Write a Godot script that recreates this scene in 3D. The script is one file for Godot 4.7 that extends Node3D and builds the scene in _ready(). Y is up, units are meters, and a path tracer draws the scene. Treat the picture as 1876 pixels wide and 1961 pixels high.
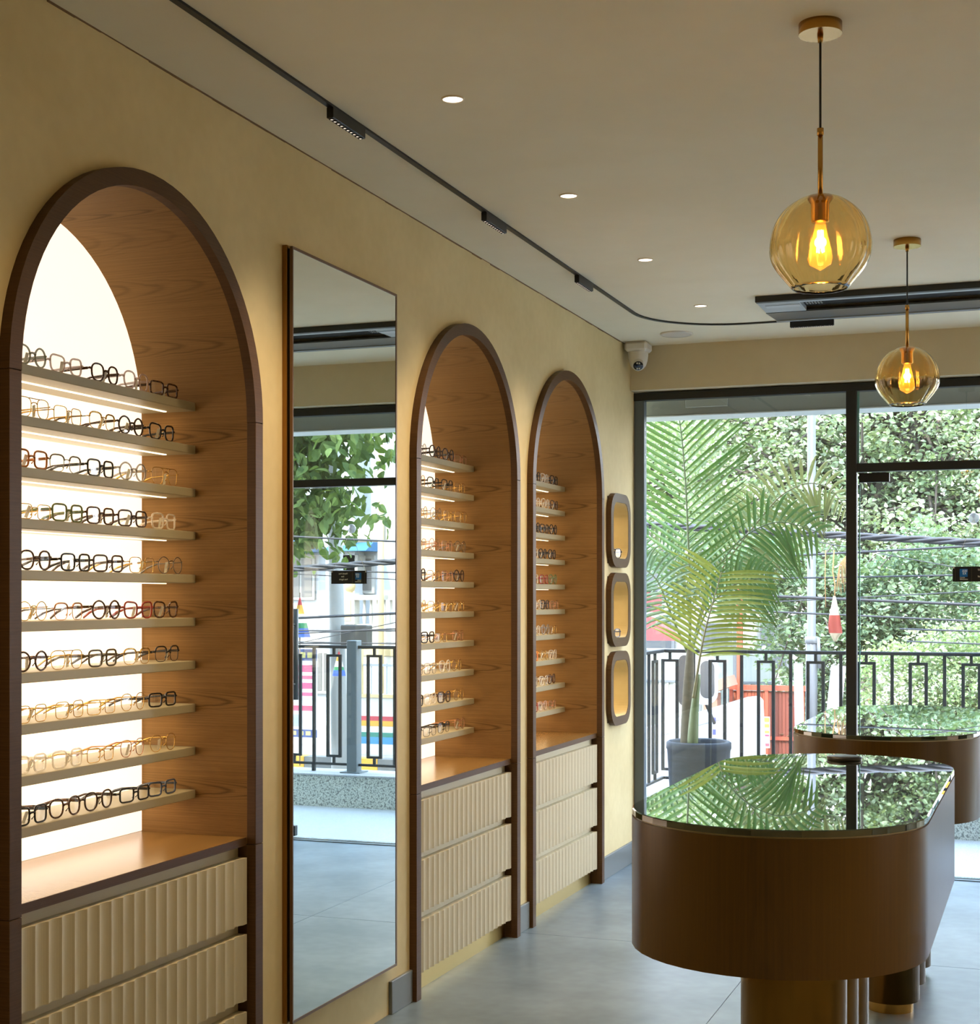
extends Node3D
# An optician's shop: three lit arches of spectacles along the left wall, two oval counters,
# and a glazed front that looks over a balcony to a tree-lined street.
# Metres, y up; the left wall is x = 0, the shop front stands at z = -8.66.

const CEIL := 2.98
const FRONT := -8.66
const ARCH_AT := [3.518, 5.922, 7.303]   # depth of the three arch axes
const ARCH_R := 0.6025                    # outer radius of the timber trim
const ARCH_IN := 0.557                    # clear half width
const SPRING := 2.06
const NICHE_BACK := -0.37
const WORKTOP := 0.806
const SHELF_TOP := 2.128
const SHELF_STEP := 0.1317
const SHELF_FRONT := -0.178
const STREET := -0.6

var M := {}
var used := {}
var rng := RandomNumberGenerator.new()

# ------------------------------------------------------------------ mesh helper
class MB:
	var st := SurfaceTool.new()
	var soft := false
	func _init(is_smooth := false):
		st.begin(Mesh.PRIMITIVE_TRIANGLES)
		smooth(is_smooth)
	func smooth(on: bool):
		soft = on
		st.set_smooth_group(0 if on else -1)
	# a, b, c run counter-clockwise seen from outside
	func t(a: Vector3, b: Vector3, c: Vector3):
		st.add_vertex(a); st.add_vertex(c); st.add_vertex(b)
	func q(a: Vector3, b: Vector3, c: Vector3, d: Vector3):
		t(a, b, c); t(a, c, d)
	func qo(a: Vector3, b: Vector3, c: Vector3, d: Vector3, from: Vector3):
		if (b - a).cross(c - a).dot((a + b + c + d) / 4.0 - from) < 0.0: q(a, d, c, b)
		else: q(a, b, c, d)
	func to(a: Vector3, b: Vector3, c: Vector3, from: Vector3):
		if (b - a).cross(c - a).dot((a + b + c) / 3.0 - from) < 0.0: t(a, c, b)
		else: t(a, b, c)
	func box(lo: Vector3, hi: Vector3, ch := 0.0):
		var m := (lo + hi) / 2.0
		var h := (hi - lo).abs() / 2.0
		var c := minf(ch, minf(h.x, minf(h.y, h.z)) * 0.9)
		for ax in 3:
			var u := (ax + 1) % 3
			var v := (ax + 2) % 3
			for s in [-1.0, 1.0]:
				var k := []
				for e in [[-1, -1], [1, -1], [1, 1], [-1, 1]]:
					var p := Vector3.ZERO
					p[ax] = s * h[ax]; p[u] = e[0] * (h[u] - c); p[v] = e[1] * (h[v] - c)
					k.append(m + p)
				qo(k[0], k[1], k[2], k[3], m)
			if c > 0.0:
				for su in [-1.0, 1.0]:
					for sv in [-1.0, 1.0]:
						var p := []
						for e in [-1.0, 1.0]:
							var a := Vector3.ZERO
							a[ax] = e * (h[ax] - c); a[u] = su * h[u]; a[v] = sv * (h[v] - c)
							var b := Vector3.ZERO
							b[ax] = e * (h[ax] - c); b[u] = su * (h[u] - c); b[v] = sv * h[v]
							p.append(m + a); p.append(m + b)
						qo(p[0], p[1], p[3], p[2], m)
		if c > 0.0:
			for sx in [-1.0, 1.0]:
				for sy in [-1.0, 1.0]:
					for sz in [-1.0, 1.0]:
						var g := Vector3(sx * h.x, sy * h.y, sz * h.z)
						var n := Vector3(sx * c, sy * c, sz * c)
						to(m + g - Vector3(0, n.y, n.z), m + g - Vector3(n.x, 0, n.z), m + g - Vector3(n.x, n.y, 0), m)
	# a box turned and moved by a transform
	func tbox(x: Transform3D, lo: Vector3, hi: Vector3):
		var m := x * ((lo + hi) / 2.0)
		for ax in 3:
			for s in 2:
				var k := []
				for e in [[0, 0], [1, 0], [1, 1], [0, 1]]:
					var p := Vector3.ZERO
					p[ax] = hi[ax] if s else lo[ax]
					p[(ax + 1) % 3] = hi[(ax + 1) % 3] if e[0] else lo[(ax + 1) % 3]
					p[(ax + 2) % 3] = hi[(ax + 2) % 3] if e[1] else lo[(ax + 2) % 3]
					k.append(x * p)
				qo(k[0], k[1], k[2], k[3], m)
	func tube(pts: Array, r, sides := 6, closed := false, flat := 1.0):
		var n := pts.size()
		var rings := []
		var up := Vector3.UP
		var prev := Vector3.ZERO
		for i in n:
			var a: Vector3 = pts[(i - 1 + n) % n] if closed or i > 0 else pts[i]
			var b: Vector3 = pts[(i + 1) % n] if closed or i < n - 1 else pts[i]
			var d := (b - a).normalized()
			if i == 0:
				up = Vector3.UP if absf(d.y) < 0.9 else Vector3.BACK
			up = (up - d * up.dot(d)).normalized()
			var side := d.cross(up)
			var rad: float = r[i] if r is Array else r
			var ring := []
			for k in sides:
				var w := TAU * k / sides
				ring.append(pts[i] + side * cos(w) * rad + up * sin(w) * rad * flat)
			rings.append(ring)
			prev = d
		for i in (n if closed else n - 1):
			var A: Array = rings[i]
			var B: Array = rings[(i + 1) % n]
			for k in sides:
				var l := (k + 1) % sides
				q(A[k], B[k], B[l], A[l])
		if not closed:
			for k in range(1, sides - 1):
				t(rings[0][0], rings[0][k], rings[0][k + 1])
				t(rings[n - 1][0], rings[n - 1][k + 1], rings[n - 1][k])
	# profile: radius and height, turned round the vertical through c; wave changes the radius with the angle
	func lathe(prof: Array, segs: int, c := Vector3.ZERO, ribs := 0, rib := 0.0):
		var n := prof.size()
		for i in n - 1:
			for k in segs:
				var p := []
				for e in [[i, k], [i, k + 1], [i + 1, k + 1], [i + 1, k]]:
					var w: float = TAU * (e[1] % segs) / segs
					var rr: float = prof[e[0]].x * (1.0 + (rib * (absf(cos(w * ribs / 2.0)) - 0.6) if ribs > 0 else 0.0))
					p.append(c + Vector3(cos(w) * rr, prof[e[0]].y, sin(w) * rr))
				if prof[i].x < 1e-6: t(p[0], p[2], p[3])
				elif prof[i + 1].x < 1e-6: t(p[0], p[1], p[2])
				else: q(p[0], p[1], p[2], p[3])
	# a polygon swept straight: o + u * x + v * y, thickened along w
	func plate(poly: PackedVector2Array, o: Vector3, u: Vector3, v: Vector3, w: Vector3):
		var idx := Geometry2D.triangulate_polygon(poly)
		var was := soft
		smooth(false)
		for i in range(0, idx.size(), 3):
			var a := o + u * poly[idx[i]].x + v * poly[idx[i]].y
			var b := o + u * poly[idx[i + 1]].x + v * poly[idx[i + 1]].y
			var d := o + u * poly[idx[i + 2]].x + v * poly[idx[i + 2]].y
			var out := (b - a).cross(d - a).dot(w) < 0.0
			if out: t(a, b, d); t(a + w, d + w, b + w)
			else: t(a, d, b); t(a + w, b + w, d + w)
		smooth(was)
		var area := 0.0
		for i in poly.size(): area += poly[i].cross(poly[(i + 1) % poly.size()])
		var turn := area * u.cross(v).dot(w) > 0.0
		for i in poly.size():
			var a := o + u * poly[i].x + v * poly[i].y
			var b := o + u * poly[(i + 1) % poly.size()].x + v * poly[(i + 1) % poly.size()].y
			if turn: q(a, b, b + w, a + w)
			else: q(b, a, a + w, b + w)
	func done() -> ArrayMesh:
		st.generate_normals()
		return st.commit()

# ------------------------------------------------------------------ scene helper
func numbered(called: String) -> String:
	used[called] = used.get(called, -1) + 1
	return called if used[called] == 0 else "%s_%03d" % [called, used[called]]

func tag(o: Node, label := "", category := "", group := "", kind := ""):
	if label: o.set_meta("label", label)
	if category: o.set_meta("category", category)
	if group: o.set_meta("group", group)
	if kind: o.set_meta("kind", kind)
	return o

func thing(called: String, label: String, category: String, at := Vector3.ZERO, group := "") -> Node3D:
	var o := Node3D.new()
	o.name = numbered(called)
	add_child(o)
	o.position = at
	tag(o, label, category, group)
	return o

func inst(called: String, mesh: Mesh, m: Material, parent: Node) -> MeshInstance3D:
	var o := MeshInstance3D.new()
	o.mesh = mesh
	o.material_override = m
	if parent == self:
		o.name = numbered(called)
		add_child(o)
	else:
		o.name = called
		parent.add_child(o, true)
	return o

func part(called: String, b: MB, m: Material, parent: Node) -> MeshInstance3D:
	return inst(called, b.done(), m, parent)

func struct(called: String, b: MB, m: Material) -> MeshInstance3D:
	var o := part(called, b, m, self)
	o.set_meta("kind", "structure")
	return o

func boxed(called: String, lo: Vector3, hi: Vector3, m: Material, parent: Node, ch := 0.0) -> MeshInstance3D:
	var b := MB.new()
	b.box(lo, hi, ch)
	return part(called, b, m, parent)

func solid(c: Color, rough := 0.6, metal := 0.0) -> StandardMaterial3D:
	var m := StandardMaterial3D.new()
	m.albedo_color = c
	m.roughness = rough
	m.metallic = metal
	return m

func pane(c: Color, a: float) -> StandardMaterial3D:
	var m := solid(Color(c.r, c.g, c.b, a), 0.0)
	m.transparency = BaseMaterial3D.TRANSPARENCY_ALPHA
	return m

func glow(c: Color, e: float) -> StandardMaterial3D:
	var m := solid(c, 0.5)
	m.emission_enabled = true
	m.emission = c
	m.emission_energy_multiplier = e
	return m

func textured(img: Image, size: Vector3, rough := 0.6, tint := Color.WHITE) -> StandardMaterial3D:
	var m := solid(tint, rough)
	img.generate_mipmaps()
	m.albedo_texture = ImageTexture.create_from_image(img)
	m.uv1_triplanar = true
	m.uv1_world_triplanar = true
	m.uv1_scale = Vector3(1.0 / size.x, 1.0 / size.y, 1.0 / size.z)
	return m

# two noises of different grain between a darker and a lighter tone of the same stuff
func mottled(n: int, sd: int, f1: float, f2: float, a: Color, b: Color, amount := 0.35) -> Image:
	var big := FastNoiseLite.new()
	big.seed = sd
	big.frequency = f1
	big.fractal_octaves = 4
	var i1 := big.get_seamless_image(n, n)
	var small := FastNoiseLite.new()
	small.seed = sd + 7
	small.frequency = f2
	small.fractal_octaves = 2
	var i2 := small.get_seamless_image(n, n)
	var out := Image.create(n, n, false, Image.FORMAT_RGB8)
	for y in n:
		for x in n:
			var k := i1.get_pixel(x, y).r * (1.0 - amount) + i2.get_pixel(x, y).r * amount
			out.set_pixel(x, y, a.lerp(b, clampf((k - 0.2) / 0.6, 0.0, 1.0)))
	return out

# veneer: fine pores along x and, where plume > 0, cathedral figures that repeat down the sheet
func veneer(w: int, h: int, sd: int, dark: Color, light: Color, plume: float, upright := false) -> Image:
	var n1 := FastNoiseLite.new()
	n1.seed = sd
	n1.frequency = 0.02
	var out := Image.create(h if upright else w, w if upright else h, false, Image.FORMAT_RGB8)
	for y in h:
		for x in w:
			var u := float(x) / w
			var v := float(y) / h
			# repeats: blend the sheet with itself near the edges
			var wob := n1.get_noise_2d(cos(u * TAU) * 30.0 + 60.0, v * 40.0) * 0.5
			var g := v - 0.5 + wob * 0.04
			var line0 := n1.get_noise_2d(cos(u * TAU) * 40.0 + 9.0, v * 90.0) * 0.5 + 0.5
			var f := g * g * 190.0 + absf(u - 0.55) * 7.0 + wob * 0.8
			var fig := pow(absf(sin(f * PI)), 9.0) * exp(-g * g * 60.0) * (0.6 + 0.6 * line0)
			var line := n1.get_noise_2d(cos(u * TAU) * 9.0, y * 11.0) * 0.5 + 0.5
			var pore := n1.get_noise_2d(cos(u * TAU) * 60.0 + sin(u * TAU) * 60.0, y * 34.0) * 0.5 + 0.5
			var k := 0.78 - fig * plume + (line - 0.5) * 0.55 + (pore - 0.5) * 0.35
			var c := dark.lerp(light, clampf(k, 0.0, 1.0))
			if upright: out.set_pixel(y, x, c)
			else: out.set_pixel(x, y, c)
	return out

func speckled(n: int, sd: int, cols: Array, f: float) -> Image:
	var a := FastNoiseLite.new()
	a.seed = sd
	a.frequency = f
	a.fractal_octaves = 3
	var i1 := a.get_seamless_image(n, n)
	var out := Image.create(n, n, false, Image.FORMAT_RGB8)
	for y in n:
		for x in n:
			var k := clampf((i1.get_pixel(x, y).r - 0.25) * 2.0, 0.0, 0.999) * (cols.size() - 1)
			out.set_pixel(x, y, cols[int(k)].lerp(cols[int(k) + 1], smoothstep(0.2, 0.8, k - int(k))))
	return out

func c8(r: float, g: float, b: float) -> Color:
	return Color(r / 255.0, g / 255.0, b / 255.0)

# outdoor colours, all darkened against overexposed daylight: the same hue at a lower reflectance
func o8(r: float, g: float, b: float) -> Color:
	var c := c8(r, g, b).srgb_to_linear()
	return Color(c.r * 0.38, c.g * 0.38, c.b * 0.38).linear_to_srgb()

func make_materials():
	M.wall = textured(mottled(256, 3, 0.012, 0.11, c8(207, 187, 137), c8(217, 198, 149), 0.3), Vector3.ONE * 1.7, 0.75)
	M.ceiling = textured(mottled(128, 9, 0.015, 0.1, c8(236, 225, 196), c8(240, 230, 203), 0.3), Vector3.ONE * 2.0, 0.85)
	M.concrete = textured(mottled(512, 21, 0.008, 0.05, c8(88, 103, 112), c8(114, 130, 140), 0.3), Vector3.ONE * 2.3, 0.34)
	M.joint = solid(c8(70, 72, 72), 0.8)
	M.base = solid(c8(112, 116, 114), 0.45)
	M.veneer = textured(veneer(384, 512, 5, c8(78, 58, 31), c8(160, 122, 75), 0.42), Vector3(0.85, 0.27, 0.27), 0.6)
	M.veneer.metallic_specular = 0.2
	M.veneer_top = textured(veneer(256, 512, 8, c8(116, 86, 44), c8(148, 114, 66), 0.1), Vector3(1.1, 0.5, 0.5), 0.22)
	M.trim = textured(veneer(256, 256, 6, c8(60, 40, 20), c8(94, 67, 40), 0.0), Vector3(0.9, 0.3, 0.3), 0.4)
	M.trim.metallic_specular = 0.3
	M.table = textured(veneer(512, 256, 12, c8(60, 41, 6), c8(94, 66, 15), 0.2, true), Vector3(0.5, 1.2, 0.5), 0.33)
	M.table.metallic_specular = 0.45
	M.cream = solid(c8(202, 191, 160), 0.5)
	M.shelf = solid(c8(166, 156, 124), 0.45)
	M.shelf_top = solid(c8(232, 222, 196), 0.25)
	M.brass = solid(c8(196, 150, 78), 0.22, 1.0)
	M.brass_leg = solid(c8(150, 106, 42), 0.2, 1.0)
	M.brass_soft = solid(c8(205, 175, 105), 0.33, 1.0)
	M.brass_dull = solid(c8(150, 110, 56), 0.35, 1.0)
	M.black = solid(c8(20, 20, 20), 0.4)
	M.black_metal = solid(c8(34, 34, 31), 0.45)
	M.grey_frame = solid(c8(92, 102, 108), 0.4)
	M.white_plastic = solid(c8(222, 216, 204), 0.35)
	M.gap = solid(c8(22, 14, 9), 0.7)
	M.mirror = solid(c8(226, 232, 226), 0.0, 1.0)
	M.glass = pane(c8(226, 240, 234), 0.03)
	M.lens = pane(c8(240, 244, 240), 0.05)
	M.glass_edge = solid(c8(120, 170, 160), 0.1)
	M.light_panel = glow(c8(255, 239, 219), 0.6)
	M.led = glow(c8(255, 232, 190), 1.5)
	M.downlight = glow(c8(255, 250, 238), 1.6)
	M.top_glass = solid(c8(16, 40, 34), 0.015)
	M.top_glass.metallic_specular = 0.8
	M.top_glass.clearcoat_enabled = true
	M.top_glass.clearcoat = 1.0
	M.top_glass.clearcoat_roughness = 0.0
	M.amber = solid(Color(1.0, 0.92, 0.73, 0.0), 0.0)
	M.amber.refraction_enabled = true
	M.amber.refraction_scale = 0.045
	M.granite = textured(speckled(256, 31, [c8(92, 100, 98), c8(150, 160, 154), c8(176, 186, 178), c8(120, 128, 124)], 0.09), Vector3.ONE * 0.55, 0.35)
	M.terrazzo = textured(speckled(256, 33, [c8(108, 116, 121), c8(134, 141, 144), c8(148, 153, 154), c8(120, 127, 131)], 0.13), Vector3.ONE * 0.5, 0.4)
	M.rail = solid(c8(22, 30, 36), 0.5)
	M.rail.metallic_specular = 0.25
	M.paper = solid(c8(240, 234, 212), 0.8)

func _ready():
	rng.seed = 20
	make_materials()
	camera_and_light()
	shell()
	ceiling()
	shop_front()
	for i in 6: arch(i)
	wall_mirror()
	for i in 3: small_niche(i)
	counters()
	pendants()
	ceiling_fittings()
	spectacles()
	balcony()
	street()

# ------------------------------------------------------------------ camera, sky, sun
func camera_and_light():
	var cam := Camera3D.new()
	cam.name = "camera"
	add_child(cam)
	cam.position = Vector3(2.282, 1.53, 0)
	cam.rotation.y = atan(1074.0 / 2920.0)
	cam.projection = Camera3D.PROJECTION_FRUSTUM
	cam.near = 0.05
	cam.far = 200.0
	cam.size = 1961.0 / 2920.0 * cam.near
	cam.frustum_offset = Vector2(0, 164.5 / 2920.0 * cam.near)
	cam.current = true
	var sky := ProceduralSkyMaterial.new()
	sky.sky_top_color = c8(178, 203, 234)
	sky.sky_horizon_color = c8(241, 243, 245)
	sky.sky_curve = 0.25
	sky.ground_bottom_color = c8(150, 150, 145)
	sky.ground_horizon_color = c8(220, 222, 222)
	sky.sky_energy_multiplier = 2.7
	sky.ground_energy_multiplier = 1.0
	var env := Environment.new()
	env.background_mode = Environment.BG_SKY
	env.sky = Sky.new()
	env.sky.sky_material = sky
	env.tonemap_mode = Environment.TONE_MAPPER_LINEAR
	env.tonemap_exposure = 2.0
	env.sdfgi_enabled = true
	env.ssao_enabled = true
	env.ssil_enabled = true
	var we := WorldEnvironment.new()
	we.name = "environment"
	we.environment = env
	add_child(we)
	var sun := DirectionalLight3D.new()
	sun.name = "sun"
	sun.light_color = c8(255, 246, 228)
	sun.light_energy = 2.3
	sun.light_angular_distance = 1.5
	sun.shadow_enabled = true
	add_child(sun)
	sun.look_at_from_position(Vector3.ZERO, Vector3(-0.3, -0.95, -0.85))

# ------------------------------------------------------------------ room shell
func arch_y(a: float, r: float, s: float) -> float:
	return SPRING + sqrt(maxf(r * r - (s - a) * (s - a), 0.0))

func wall_skin(holes: Array, x: float) -> MB:
	var cuts := [-2.6, 8.66]
	for h in holes:
		for i in 33: cuts.append(lerpf(h[0], h[1], 0.5 - 0.5 * cos(PI * i / 32.0)))
	cuts.sort()
	var b := MB.new()
	for i in cuts.size() - 1:
		var s0: float = cuts[i]
		var s1: float = cuts[i + 1]
		if s1 - s0 < 1e-5: continue
		var mid := (s0 + s1) / 2.0
		var spans := []
		for h in holes:
			if mid > h[0] and mid < h[1]: spans.append([h[2].call(s0), h[2].call(s1)])
		spans.sort_custom(func(p, r): return p[0][0] < r[0][0])
		var lo := [0.0, 0.0]
		spans.append([[CEIL, CEIL], [CEIL, CEIL]])
		for sp in spans:
			if sp[0][0] - lo[0] > 1e-5 or sp[1][0] - lo[1] > 1e-5:
				b.q(Vector3(x, lo[0], -s0), Vector3(x, lo[1], -s1), Vector3(x, sp[1][0], -s1), Vector3(x, sp[0][0], -s0))
			lo = [sp[0][1], sp[1][1]]
	return b

func shell():
	# left wall: one skin with the three arches and the three small niches cut out
	var holes := []
	for a in ARCH_AT:
		holes.append([a - 0.59, a + 0.59, func(s): return [0.0, arch_y(a, 0.59, s)]])
	for k in 3:
		var y0: float = [1.7, 1.259, 0.822][k] + 0.02
		holes.append([8.065, 8.43, func(_s): return [y0, y0 + 0.37]])
	var b := wall_skin(holes, 0.0)
	b.box(Vector3(-0.52, -0.3, FRONT), Vector3(-0.42, CEIL + 0.2, 2.6))
	b.q(Vector3(0, 0, FRONT), Vector3(-0.42, 0, FRONT), Vector3(-0.42, CEIL, FRONT), Vector3(0, CEIL, FRONT))
	struct("wall_left", b, M.wall)
	b = wall_skin(holes.slice(0, 3), 4.6)
	b.box(Vector3(5.02, -0.3, FRONT), Vector3(5.12, CEIL + 0.2, 2.6))
	b.q(Vector3(5.02, 0, FRONT), Vector3(4.6, 0, FRONT), Vector3(4.6, CEIL, FRONT), Vector3(5.02, CEIL, FRONT))
	struct("wall_right", b, M.wall)
	b = MB.new()
	b.box(Vector3(-0.52, -0.3, 2.6), Vector3(5.12, CEIL + 0.2, 2.8))
	struct("wall_rear", b, M.wall)
	# bulkhead over the shop front and the storeys above it
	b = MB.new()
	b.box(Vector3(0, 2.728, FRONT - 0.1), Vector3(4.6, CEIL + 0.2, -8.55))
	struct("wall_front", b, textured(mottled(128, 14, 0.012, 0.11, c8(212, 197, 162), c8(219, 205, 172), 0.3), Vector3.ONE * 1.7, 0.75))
	b = MB.new()
	b.box(Vector3(-6, CEIL + 0.2, -8.9), Vector3(12, 6, -8.5))
	struct("wall_upper", b, solid(c8(190, 186, 176), 0.8))
	# floor slabs with open joints
	var f := Node3D.new()
	f.name = "floor"
	add_child(f)
	f.set_meta("kind", "structure")
	boxed("bed", Vector3(-0.42, -0.3, FRONT), Vector3(5.02, -0.02, 2.6), M.joint, f)
	var xs := [0.0, 1.12, 2.32, 3.52, 4.6]
	var zs := [2.6, 0.61, -1.79, -4.19, -6.59, FRONT]
	for i in xs.size() - 1:
		for j in zs.size() - 1:
			boxed("slab", Vector3(xs[i] + 0.0012 - (0.42 if i == 0 else 0.0), -0.02, zs[j + 1] + 0.0012), Vector3(xs[i + 1] - 0.0012 + (0.42 if i == 3 else 0.0), 0, zs[j] - 0.0012), M.concrete, f, 0.001)
	# skirting: short pieces between the arches
	var sk := [[5.126, 5.319], [6.525, 6.70], [7.906, 8.645]]
	for s in sk:
		var o := boxed("baseboard_left", Vector3(0, 0, -s[1]), Vector3(0.014, 0.122, -s[0]), M.base, self, 0.002)
		o.set_meta("kind", "structure")

func ceiling():
	var b := MB.new()
	b.box(Vector3(-0.52, CEIL, FRONT - 0.1), Vector3(5.12, CEIL + 0.2, 2.8))
	struct("ceiling", b, M.ceiling)
	# cream field inside the line of the lighting track, rounded at the corner
	var poly := PackedVector2Array()
	for p in track_path(0.0): poly.append(Vector2(p.x, p.z))
	poly.append(Vector2(4.3, -7.99)); poly.append(Vector2(4.3, 2.3)); poly.append(Vector2(0.3, 2.3))
	b = MB.new()
	b.plate(poly, Vector3(0, CEIL - 0.004, 0), Vector3.RIGHT, Vector3.BACK, Vector3(0, 0.006, 0))
	var o := struct("ceiling", b, M.ceiling)
	o.name = "ceiling_panel"
	# ragged paint line where wall and ceiling meet
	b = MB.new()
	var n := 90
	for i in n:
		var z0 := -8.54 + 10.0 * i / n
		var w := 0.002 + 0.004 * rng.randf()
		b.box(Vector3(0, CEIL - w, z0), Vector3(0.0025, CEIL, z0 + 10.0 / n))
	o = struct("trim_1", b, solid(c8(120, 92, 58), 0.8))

func track_path(lift: float) -> Array:
	var p := []
	for z in [2.3, 0.5, -2.0, -4.0, -6.0, -7.2, -7.5]: p.append(Vector3(0.3, CEIL - lift, z))
	for i in range(1, 12):
		var w := PI / 2.0 * i / 12.0
		p.append(Vector3(0.3 + 0.49 * (1.0 - cos(w)), CEIL - lift, -7.5 - 0.49 * sin(w)))
	for x in [0.79, 1.5, 2.5, 4.3]: p.append(Vector3(x, CEIL - lift, -7.99))
	return p

# ------------------------------------------------------------------ glazed shop front
func holder(called: String) -> Node3D:
	var o := Node3D.new()
	o.name = called
	add_child(o)
	o.set_meta("kind", "structure")
	return o

func shop_front():
	var z0 := FRONT - 0.03
	var z1 := FRONT + 0.03
	var w := holder("window_1")
	boxed("head", Vector3(0.0, 2.677, z0), Vector3(4.6, 2.722, z1), M.black_metal, w, 0.002)
	boxed("jamb", Vector3(0.004, 0.0, z0), Vector3(0.062, 2.677, z1), M.grey_frame, w, 0.003)
	boxed("mullion", Vector3(1.213, 0.0, z0), Vector3(1.271, 2.677, z1), M.black_metal, w, 0.002)
	boxed("sill", Vector3(0.062, 0.0, z0), Vector3(1.213, 0.05, z1), M.grey_frame, w, 0.003)
	boxed("pane", Vector3(0.062, 0.05, FRONT - 0.004), Vector3(1.213, 2.677, FRONT + 0.004), M.glass, w)
	var t := holder("window_2")
	boxed("transom", Vector3(1.271, 2.228, z0), Vector3(3.48, 2.275, z1), M.black_metal, t, 0.002)
	boxed("pane", Vector3(1.283, 2.275, FRONT - 0.004), Vector3(3.48, 2.677, FRONT + 0.004), M.glass, t)
	boxed("pane_edge", Vector3(1.271, 2.275, FRONT - 0.005), Vector3(1.283, 2.677, FRONT + 0.006), M.glass_edge, t)
	var v := holder("window_3")
	boxed("mullion", Vector3(3.48, 0.0, z0), Vector3(3.54, 2.677, z1), M.black_metal, v, 0.002)
	boxed("pane", Vector3(3.54, 0.03, FRONT - 0.004), Vector3(4.56, 2.677, FRONT + 0.004), M.glass, v)
	boxed("jamb", Vector3(4.56, 0.0, z0), Vector3(4.6, 2.677, z1), M.grey_frame, v, 0.003)
	var th := holder("trim_2")
	boxed("threshold", Vector3(1.271, 0.0, FRONT - 0.05), Vector3(3.48, 0.006, FRONT + 0.05), solid(c8(120, 136, 142), 0.3, 0.4), th)
	boxed("channel", Vector3(1.271, 0.006, FRONT - 0.012), Vector3(3.48, 0.011, FRONT + 0.012), solid(c8(190, 200, 204), 0.2, 0.8), th)
	for k in 2:
		var x0: float = [1.281, 2.386][k]
		var x1: float = [2.378, 3.476][k]
		var d := holder("door_%d" % (k + 1))
		boxed("pane", Vector3(x0 + 0.006, 0.014, FRONT - 0.005), Vector3(x1 - 0.006, 2.222, FRONT + 0.005), M.glass, d)
		for e in [x0, x1 - 0.006]:
			boxed("pane_edge", Vector3(e, 0.014, FRONT - 0.005), Vector3(e + 0.006, 2.222, FRONT + 0.005), M.glass_edge, d)
		var hinge := x0 if k == 0 else x1 - 0.165
		var lock := x1 - 0.1 if k == 0 else x0
		boxed("patch_fitting", Vector3(hinge, 2.17, FRONT - 0.017), Vector3(hinge + 0.165, 2.222, FRONT + 0.017), M.black, d, 0.003)
		boxed("patch_fitting", Vector3(hinge, 0.012, FRONT - 0.017), Vector3(hinge + 0.165, 0.064, FRONT + 0.017), M.black, d, 0.003)
		boxed("lock", Vector3(lock, 0.02, FRONT - 0.02), Vector3(lock + 0.1, 0.085, FRONT + 0.02), M.black, d, 0.003)
		var hx := x1 - 0.07 if k == 0 else x0 + 0.07
		for side in [-1.0, 1.0]:
			var b := MB.new(true)
			b.tube([Vector3(hx, 0.88, FRONT + side * 0.05), Vector3(hx, 1.46, FRONT + side * 0.05)], 0.018, 12)
			for y in [0.98, 1.36]: b.tube([Vector3(hx, y, FRONT), Vector3(hx, y, FRONT + side * 0.05)], 0.007, 8)
			part("handle", b, M.black, d)
	# hanging card sign
	var s := thing("door_sign", "small black card sign with blue square hung inside the glass door", "sign", Vector3(1.78, 1.618, FRONT + 0.012))
	boxed("board", Vector3(0, 0, 0), Vector3(0.245, 0.082, 0.003), M.black, s, 0.0006)
	for x in [0.013, 0.098]: boxed("fold_line", Vector3(x, 0.003, 0.003), Vector3(x + 0.0015, 0.079, 0.0034), solid(c8(96, 84, 56), 0.6), s)
	var blue := boxed("blue_square", Vector3(0.037, 0.026, 0.003), Vector3(0.078, 0.069, 0.0036), solid(c8(0, 104, 172), 0.5), s)
	var pale := solid(c8(228, 236, 240), 0.6)
	letters("AM", 0.0175, Vector3(0.0495, 0.0485, 0.0037), pale, blue)
	letters("EX", 0.0175, Vector3(0.0515, 0.0345, 0.0037), pale, blue)
	letters("Cards", 0.0095, Vector3(0.038, 0.0165, 0.0032), M.paper, s)
	letters("Welcome", 0.0095, Vector3(0.038, 0.0075, 0.0032), M.paper, s)
	letters("Thank You", 0.0125, Vector3(0.13, 0.056, 0.0032), M.paper, s)
	letters("See", 0.0125, Vector3(0.155, 0.038, 0.0032), M.paper, s)
	letters("You Again", 0.0125, Vector3(0.13, 0.020, 0.0032), M.paper, s)
	for x in [0.006, 0.239]:
		var e := MB.new(true)
		e.tube([Vector3(x, 0.075, 0.0), Vector3(x, 0.075, 0.005)], 0.0035, 8)
		part("eyelet", e, M.paper, s)
	var b2 := MB.new(true)
	var cup := Vector3(0.11, 0.345, 0.004)
	b2.tube([Vector3(0.006, 0.076, 0.004), Vector3(0.104, 0.318, 0.006), cup], 0.0011, 5)
	b2.tube([Vector3(0.239, 0.076, 0.004), Vector3(0.116, 0.318, 0.006), cup], 0.0011, 5)
	part("string", b2, solid(c8(200, 190, 160), 0.8), s)
	var b3 := MB.new(true)
	b3.tube([cup + Vector3(0, 0, -0.014), cup + Vector3(0, 0, -0.009), cup + Vector3(0, 0, 0.0), cup + Vector3(0, 0, 0.007)], [0.029, 0.027, 0.012, 0.007], 20)
	part("suction_cup", b3, pane(c8(214, 222, 236), 0.6), s)

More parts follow.
